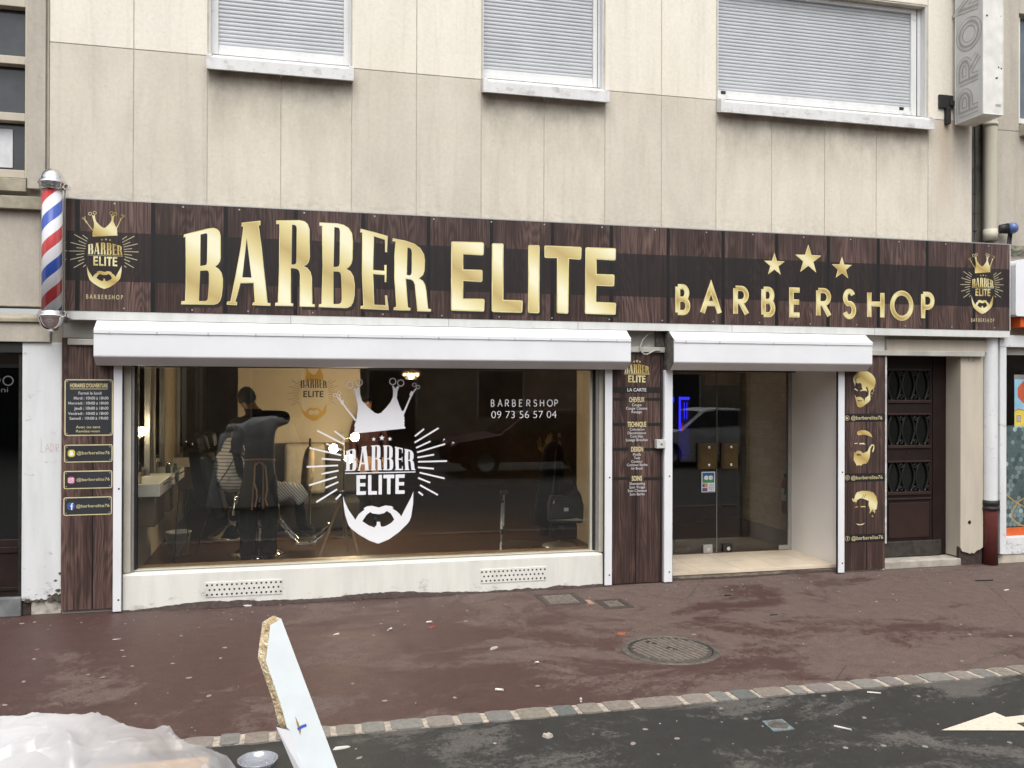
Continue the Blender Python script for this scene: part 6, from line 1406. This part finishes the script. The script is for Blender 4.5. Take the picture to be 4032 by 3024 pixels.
# blue lit showcase, tall dark cupboard, extinguisher
sc_ = thing('showcase', (5.3, 3.2, .08), 'dark showcase with blue and red light strips, seen through the left door leaf', 'showcase')
MB().box(4.95, 5.75, 3.2, 3.6, .08, 2.2).build('cabinet', plain('showcase_black', (.015, .015, .018), .3), sc_, .01)
be = emit('blue_strip', (0.02, 0.02, 1.0), 2.2); re_ = emit('red_strip', (1.0, 0.06, 0.03), 0.8); bd = emit('blue_glow_pane', (0.035, 0.018, 0.33), 0.14)
mb = MB().box(5.10, 5.25, 3.192, 3.198, 0.98, 1.86, 2).box(5.33, 5.49, 3.192, 3.198, 0.98, 1.88, 2).box(5.10, 5.25, 3.186, 3.191, 1.80, 1.88, 0).box(5.33, 5.355, 3.186, 3.191, 1.40, 1.88, 0).box(5.355, 5.49, 3.186, 3.191, 1.84, 1.875, 0).box(5.17, 5.175, 3.186, 3.191, 1.36, 1.52, 1).box(5.205, 5.21, 3.186, 3.191, 1.38, 1.50, 1).box(5.375, 5.379, 3.186, 3.191, 1.38, 1.50, 1).box(5.41, 5.413, 3.186, 3.191, 1.56, 1.8, 0).box(5.45, 5.453, 3.186, 3.191, 1.56, 1.8, 0)
mb.build('light_strip', [be, re_, bd], sc_)
dc = thing('cupboard', (6.1, 3.7, .08), 'tall dark cupboard against the back of the entrance, beside the wallpapered wall', 'cupboard')
MB().box(5.80, 6.40, 3.45, 3.85, .08, 2.05).build('carcass', plain('cupboard_black', (.02, .02, .022), .4), dc, .008); MB().box(5.82, 6.09, 3.43, 3.449, .12, 2.0).build('door', 'black', dc, .004); MB().box(6.11, 6.38, 3.43, 3.449, .12, 2.0).build('door', 'black', dc, .004)
fe = thing('fire_extinguisher', (6.34, 2.0, .35), 'red fire extinguisher with a pale label on the wallpapered wall', 'fire extinguisher')
MB().lathe((6.34, 2.0), [(0, .36), (.07, .36), (.075, .38), (.075, .74), (.05, .80), (.025, .82)], 20).build('cylinder', plain('extinguisher_red', (.42, .02, .02), .3), fe)
MB().lathe((6.34, 2.0), [(.0757, .52), (.0757, .68)], 20).build('paper_label', 'vinyl', fe); MB().box(6.31, 6.37, 1.97, 2.03, .82, .87).tube([(6.34, 2.0, .86), (6.30, 1.95, .80), (6.275, 1.95, .6)], .012, 8).build('valve', 'black', fe)
fd = thing('dried_bouquet', (3.2, 2.55, .08), 'bunch of dried straw-coloured grass in a tall dark vase behind the coat stand', 'bouquet')
MB().lathe((3.2, 2.55), [(0, .09), (.10, .09), (.13, .5), (.08, 1.0), (.09, 1.05)], 20).build('vase', 'black', fd)
mb = MB(); rnd = random.Random(9)
for i in range(60):
    a, s_ = rnd.uniform(0, 6.28), rnd.uniform(.02, .16); tp = (3.2 + s_ * math.cos(a), 2.55 + s_ * math.sin(a), 1.05 + rnd.uniform(.15, .36))
    mb.tube([(3.2, 2.55, 1.0), (3.2 + s_ * .5 * math.cos(a), 2.55 + s_ * .5 * math.sin(a), 1.15), tp], [.003, .003, .008], 4)
mb.build('straw', plain('straw', (.30, .23, .11), .9), fd)

# ------------------------------------------------------------------ building rubble in the foreground
M['film'] = None
k = N('white_film'); p = k.pos(); k.t.nodes.remove(k.b)
df = k.n('BsdfDiffuse'); df.inputs[0].default_value = (.88, .89, .92, 1); tl = k.n('BsdfTranslucent'); tl.inputs[0].default_value = (.90, .90, .92, 1)
gl = k.n('BsdfGlossy'); gl.inputs['Roughness'].default_value = .25; tr = k.n('BsdfTransparent')
a1 = k.n('MixShader'); a1.inputs[0].default_value = .45; k.L(df.outputs[0], a1.inputs[1]); k.L(tl.outputs[0], a1.inputs[2])
vo = k.n('TexVoronoi', feature='DISTANCE_TO_EDGE'); wv = k.n('VectorMath', operation='ADD'); wn_ = k.n('TexNoise'); k.L(p, wn_.inputs['Vector']); wn_.inputs['Scale'].default_value = 5; k.L(p, wv.inputs[0]); ws_ = k.n('VectorMath', operation='SCALE'); k.L(wn_.outputs['Color'], ws_.inputs[0]); ws_.inputs['Scale'].default_value = .16; k.L(ws_.outputs[0], wv.inputs[1]); k.L(wv.outputs[0], vo.inputs['Vector']); vo.inputs['Scale'].default_value = 5
bp_ = k.n('Bump'); bp_.inputs['Strength'].default_value = .8; bp_.inputs['Distance'].default_value = .05; k.L(vo.outputs['Distance'], bp_.inputs['Height'])
for s_ in (df, tl, gl): k.L(bp_.outputs[0], s_.inputs['Normal'])
a2 = k.n('MixShader'); a2.inputs[0].default_value = .12; k.L(a1.outputs[0], a2.inputs[1]); k.L(gl.outputs[0], a2.inputs[2])
a3 = k.n('MixShader'); xq = k.xyz()[0]; tq = k.n('MapRange'); k.L(xq, tq.inputs[0]); tq.inputs[1].default_value = -.52; tq.inputs[2].default_value = -.20; tq.inputs[3].default_value = 0.0; tq.inputs[4].default_value = .62; k.L(k.math('ADD', k.ramp(k.noise(p, 5, 4), (.35, .0), (.7, .06)), tq.outputs[0]), a3.inputs[0]); k.L(a2.outputs[0], a3.inputs[1]); k.L(tr.outputs[0], a3.inputs[2]); k.L(a3.outputs[0], k.out.inputs[0]); M['film'] = k.m
rb = thing('plastic_sheet', (-0.6, -7.1, 0), 'crumpled translucent white plastic sheet heaped over rubble at the lower left', 'plastic sheet')
from mathutils import noise as _nz
nu, nv = 200, 130; vv = []
x0, x1, y0, y1 = -1.45, 0.06, -7.52, -6.52
TOPX = [-1.45, -1.25, -0.70, -0.444, -0.387, -0.339, -0.218, -0.213, -0.174, -0.121, -0.097, -0.03, 0.06]
TOPZ = [0.02, 1.20, 1.485, 1.507, 1.516, 1.507, 1.482, 1.473, 1.448, 1.427, 1.398, 1.15, 0.02]
for j in range(nv + 1):
    for i in range(nu + 1):
        u, w_ = i / nu, j / nv; x = x0 + (x1 - x0) * u; y = y0 + (y1 - y0) * w_
        top = float(np.interp(x, TOPX, TOPZ)) - .004
        e = min(1, (1 - w_) / 0.5); e2 = min(1, w_ / 0.5)
        prof = (1 - (1 - e) ** 2.6) * (1 - (1 - e2) ** 2.6)
        q = Vector((x * 4.4, y * 4.4, 0))
        qs = Vector((q.x + .9 * _nz.noise(q * .8), q.y + .9 * _nz.noise(q * .8 + Vector((5, 5, 5))), 0))
        rg = lambda s_, o_, e_: max(0.0, 1 - abs(_nz.noise(qs * s_ + Vector(o_))) * 2.6) ** e_
        cr = .018 + .012 * _nz.noise(q * .55) - .016 * rg(.55, (3, 1, 0), 6) - .012 * rg(1.0, (7, 0, 2), 8) - .006 * rg(2.0, (1, 6, 0), 8)
        vv.append((x + .015 * _nz.noise(q * 3), y + .02 * _nz.noise(q * 2 + Vector((9, 0, 0))), max(.01, top * prof - cr * prof)))
ff = [(j * (nu + 1) + i, j * (nu + 1) + i + 1, (j + 1) * (nu + 1) + i + 1, (j + 1) * (nu + 1) + i) for j in range(nv) for i in range(nu)]
sh = MB().raw(vv, ff, 0, True).build('sheet', 'film', rb)
rbg = thing('rubble_sack', (-0.75, -7.12, 0), 'pale bulk rubble sack showing faintly through the plastic sheet', 'sack')
mb = MB().box(-1.20, -0.12, -7.45, -6.80, 0.0, 1.12); mb.build('sack_body', plain('sack_white', (.62, .62, .60), .8, 0, .1, 9), rbg, .06, 3)
mb = MB().box(-1.16, -0.50, -7.4, -6.9, 1.10, 1.36); mb.build('sack_fill', plain('sack_fill', (.66, .66, .66), .8, 0, .1, 9), rbg, .08, 3)
cb = thing('cardboard_box', (-0.30, -7.0, 1.121), 'brown cardboard box poking out from under the plastic sheet', 'box')
MB().box(-.42, -.137, -7.08, -6.95, 1.121, 1.398).build('carton', plain('cardboard', (.40, .27, .155), .85, 0, .1, 8), cb, .003); MB().box(-.42, -.137, -7.03, -7.0, 1.3985, 1.3992).build('tape', plain('parcel_tape', (.45, .33, .20), .35), cb)
# broken chipboard plank leaning upwards
bd_ = thing('broken_board', (0.25, -6.1, 0), 'broken white-faced chipboard plank with a crumbly edge sticking up in front of the pavement', 'board')
k = N('chipboard'); p = k.pos(); vo = k.n('TexVoronoi'); k.L(k.scale(p, (1, 1, 2.2)), vo.inputs['Vector']); vo.inputs['Scale'].default_value = 260
k.set(k.mix(k.ramp(k.noise(p, 30, 4), (.42, 0.), (.62, 1.)), k.ramp(vo.outputs['Color'], (.1, (.54, .40, .22)), (.6, (.78, .65, .42)), (.95, (.86, .78, .60))), (.46, .34, .19)), .9); k.bump(vo.outputs['Distance'], .8, .004); M['chip'] = k.m
TH = 0.021
front = [(-.064, 1.377), (-.036, 1.392), (.116, .995), (.30, .45), (.47, -.03), (.30, -.03), (.15, .55), (.022, 1.004), (-.012, 1.114), (-.020, 1.122), (-.035, 1.176), (-.052, 1.225), (-.075, 1.289)]
lean = lambda z: -6.1 - (z - 1.2) * -.22
mb = MB(); n = len(front)
rnd = random.Random(2)
off = []
for i, (a, b) in enumerate(front):
    off.append((a - .019, b - .004))
fv = [(a, lean(b), b) for a, b in front]; bv = [(a - .021, lean(b) + TH, b + .004) for a, b in front]
tr_ = tessellate_polygon([[Vector((a, b, 0)) for a, b in front]])
def orient(t): a, b, c = (front[i] for i in t); return tuple(t) if (b[0] - a[0]) * (c[1] - a[1]) - (c[0] - a[0]) * (b[1] - a[1]) > 0 else tuple(t)[::-1]
mb.raw(fv, [orient(t) for t in tr_], 0); mb.raw(bv, [orient(t)[::-1] for t in tr_], 0)
mb.build('melamine_face', plain('melamine_white', (.64, .69, .71), .35, 0, .05, 14), bd_)
# crumbly edge, subdivided and roughened; the lower stretch keeps its white edging
mb = MB(); loop = front + [front[0]]
for i in range(n):
    a, b = loop[i], loop[i + 1]; L_ = math.hypot(a[0] - b[0], a[1] - b[1]); m_ = max(1, int(L_ / .006)); W_ = 5
    crumb = i == 0 or 8 <= i <= 12
    white = not crumb
    if white: m_ = 1; W_ = 1
    vv = []
    for s_ in range(m_ + 1):
        t = s_ / m_
        for q in range(W_ + 1):
            h = q / W_; px = a[0] + (b[0] - a[0]) * t - (.021 if i != 7 else .021 + .014 * t) * h; pz = a[1] + (b[1] - a[1]) * t + .004 * h
            jt = 0.0 if white else .0022
            ed = 0 if q in (0, W_) else 1
            vv.append((px + rnd.uniform(-jt, jt) * (.5 + ed), lean(a[1] + (b[1] - a[1]) * t) + TH * h + rnd.uniform(-jt, jt) * ed, pz + rnd.uniform(-jt, jt) * (.5 + ed)))
    mb.raw(vv, [(s_ * (W_ + 1) + q, (s_ + 1) * (W_ + 1) + q, (s_ + 1) * (W_ + 1) + q + 1, s_ * (W_ + 1) + q + 1) for s_ in range(m_) for q in range(W_)], 0 if crumb else 1)
mb.build('broken_edge', ['chip', 'vinyl'], bd_)
mb = MB(); TB = lambda a, b, q: (a, lean(b) + q, b)
mb.poly([[(.001, 1.148), (.006, 1.125), (.014, 1.10), (.0165, 1.112), (.010, 1.130)]], -.0008, None, 0, TB); mb.rib([(.008, 1.115), (.018, 1.121), (.030, 1.124)], .007, -.0014, 1, TB)
mb.build('screw_hole', [plain('torn_chip', (.30, .19, .09), .9), plain('blue_plug', (.03, .09, .40), .5)], bd_)
ld = thing('plastic_tub', (-.19, -3.62, 0), 'clear plastic tub lying on the road beside the broken board', 'plastic tub')
k = N('clear_plastic'); k.t.nodes.remove(k.b); tr = k.n('BsdfTransparent'); tr.inputs[0].default_value = (.9, .92, .95, 1); gl = k.n('BsdfGlossy'); gl.inputs['Roughness'].default_value = .12; df = k.n('BsdfDiffuse'); df.inputs[0].default_value = (.65, .68, .74, 1)
a1 = k.n('MixShader'); a1.inputs[0].default_value = .25; k.L(tr.outputs[0], a1.inputs[1]); k.L(df.outputs[0], a1.inputs[2]); a2 = k.n('MixShader'); a2.inputs[0].default_value = .12; k.L(a1.outputs[0], a2.inputs[1]); k.L(gl.outputs[0], a2.inputs[2]); k.L(a2.outputs[0], k.out.inputs[0])
MB().lathe((-.19, -3.62), [(0, .004), (.088, .004), (.094, .024), (.104, .026), (.106, .034), (.099, .034), (.092, .028), (.085, .008), (0, .008)], 36).build('tub', k.m, ld)

# ------------------------------------------------------------------ across the street: what the glass reflects
ob_ = thing('opposite_building', (5, -24, 0), 'brown brick building across the street, seen only as a reflection', 'building')
mb = MB().box(-26, 44, -24.6, -24, 0, 9.0)
mb.build('wall', plain('street_stone', (.40, .31, .23), .85, 0, .25, 1.2), ob_)
for i in range(16):
    x = -22 + i * 4.1
    w_ = MB().box(x, x + 1.7, -23.99, -23.9, .9 if i % 3 else 0.05, 2.6).box(x + .2, x + 1.5, -23.99, -23.92, 4.0, 6.0).build('window', plain('street_glass', (.03, .032, .035), .2), ob_)
    MB().box(x - .08, x, -23.98, -23.86, .9, 2.7).box(x + 1.7, x + 1.78, -23.98, -23.86, .9, 2.7).box(x - .08, x + 1.78, -23.98, -23.86, 2.6, 2.72).build('frame', plain('street_white', (.55, .54, .5), .6), w_)
def car(x, y, paint, label):
    t = thing('parked_car', (x, y, 0), label, 'car', 'cars parked across the street')
    side = [(-2.05, .32), (-2.08, .62), (-1.95, .78), (-.95, .95), (-.30, 1.42), (.10, 1.48), (.95, 1.46), (1.55, 1.10), (1.98, .98), (2.06, .60), (2.02, .32)]
    def loft(prof, hw, m):
        mb = MB(); n = len(prof); rows = []
        for s_, k_ in ((-hw, .94), (-hw * .92, 1.0), (hw * .92, 1.0), (hw, .94)):
            rows += [(x + q[0] * (1 if abs(s_) < hw else .985), y + s_ * (1 - max(0, q[1] - .95) * .35), q[1] if q[1] < .5 else q[1] * k_ + (1 - k_) * .5) for q in prof]
        for j in range(3): 
            o = j * n
            mb.raw(rows[o:o + 2 * n], [(i, (i + 1) % n, n + (i + 1) % n, n + i) for i in range(n)], 0, True)
        mb.raw(rows[:n], [tuple(range(n))], 0); mb.raw(rows[3 * n:], [tuple(range(n))[::-1]], 0)
        return mb
    b = loft(side, .86, 0).build('body', paint, t)
    gs = [(-.86, .97), (-.28, 1.385), (.10, 1.435), (.92, 1.415), (1.42, 1.10)]
    mb = MB()
    for s_ in (-1, 1): mb.poly([gs], 0, None, 0, lambda a, q, d, s_=s_: (x + a, y + s_ * (.862 - max(0, q - .95) * .30 + .004), q))
    mb.raw([(x - .98, y - .72, .965), (x - .98, y + .72, .965), (x - .36, y + .62, 1.405), (x - .36, y - .62, 1.405)], [(0, 1, 2, 3)], 0)
    mb.build('side_window', plain('car_glass', (.012, .014, .016), .08), t)
    for wx in (-1.28, 1.30):
        for s_ in (-1, 1):
            w_ = MB().tube([(x + wx, y + s_ * .70, .32), (x + wx, y + s_ * .885, .32)], .32, 22).build('wheel', 'black', t)
            MB().tube([(x + wx, y + s_ * .884, .32), (x + wx, y + s_ * .892, .32)], .20, 18).build('rim', 'alu', w_)
    for s_ in (-1, 1): MB().sphere((x - 1.98, y + s_ * .62, .70), .11, 0, 12, (.7, 1.6, .8)).build('headlight', 'chrome', t)
car(5.4, -11.4, plain('car_red', (.055, .008, .008), .55, 0, .1, 3, 0, .2), 'dark red car parked across the street, seen only as a reflection')
car(10.4, -10.9, plain('car_white', (.70, .72, .74), .5, 0, .05, 3, 0, .3), 'white car parked across the street, seen only as a reflection')
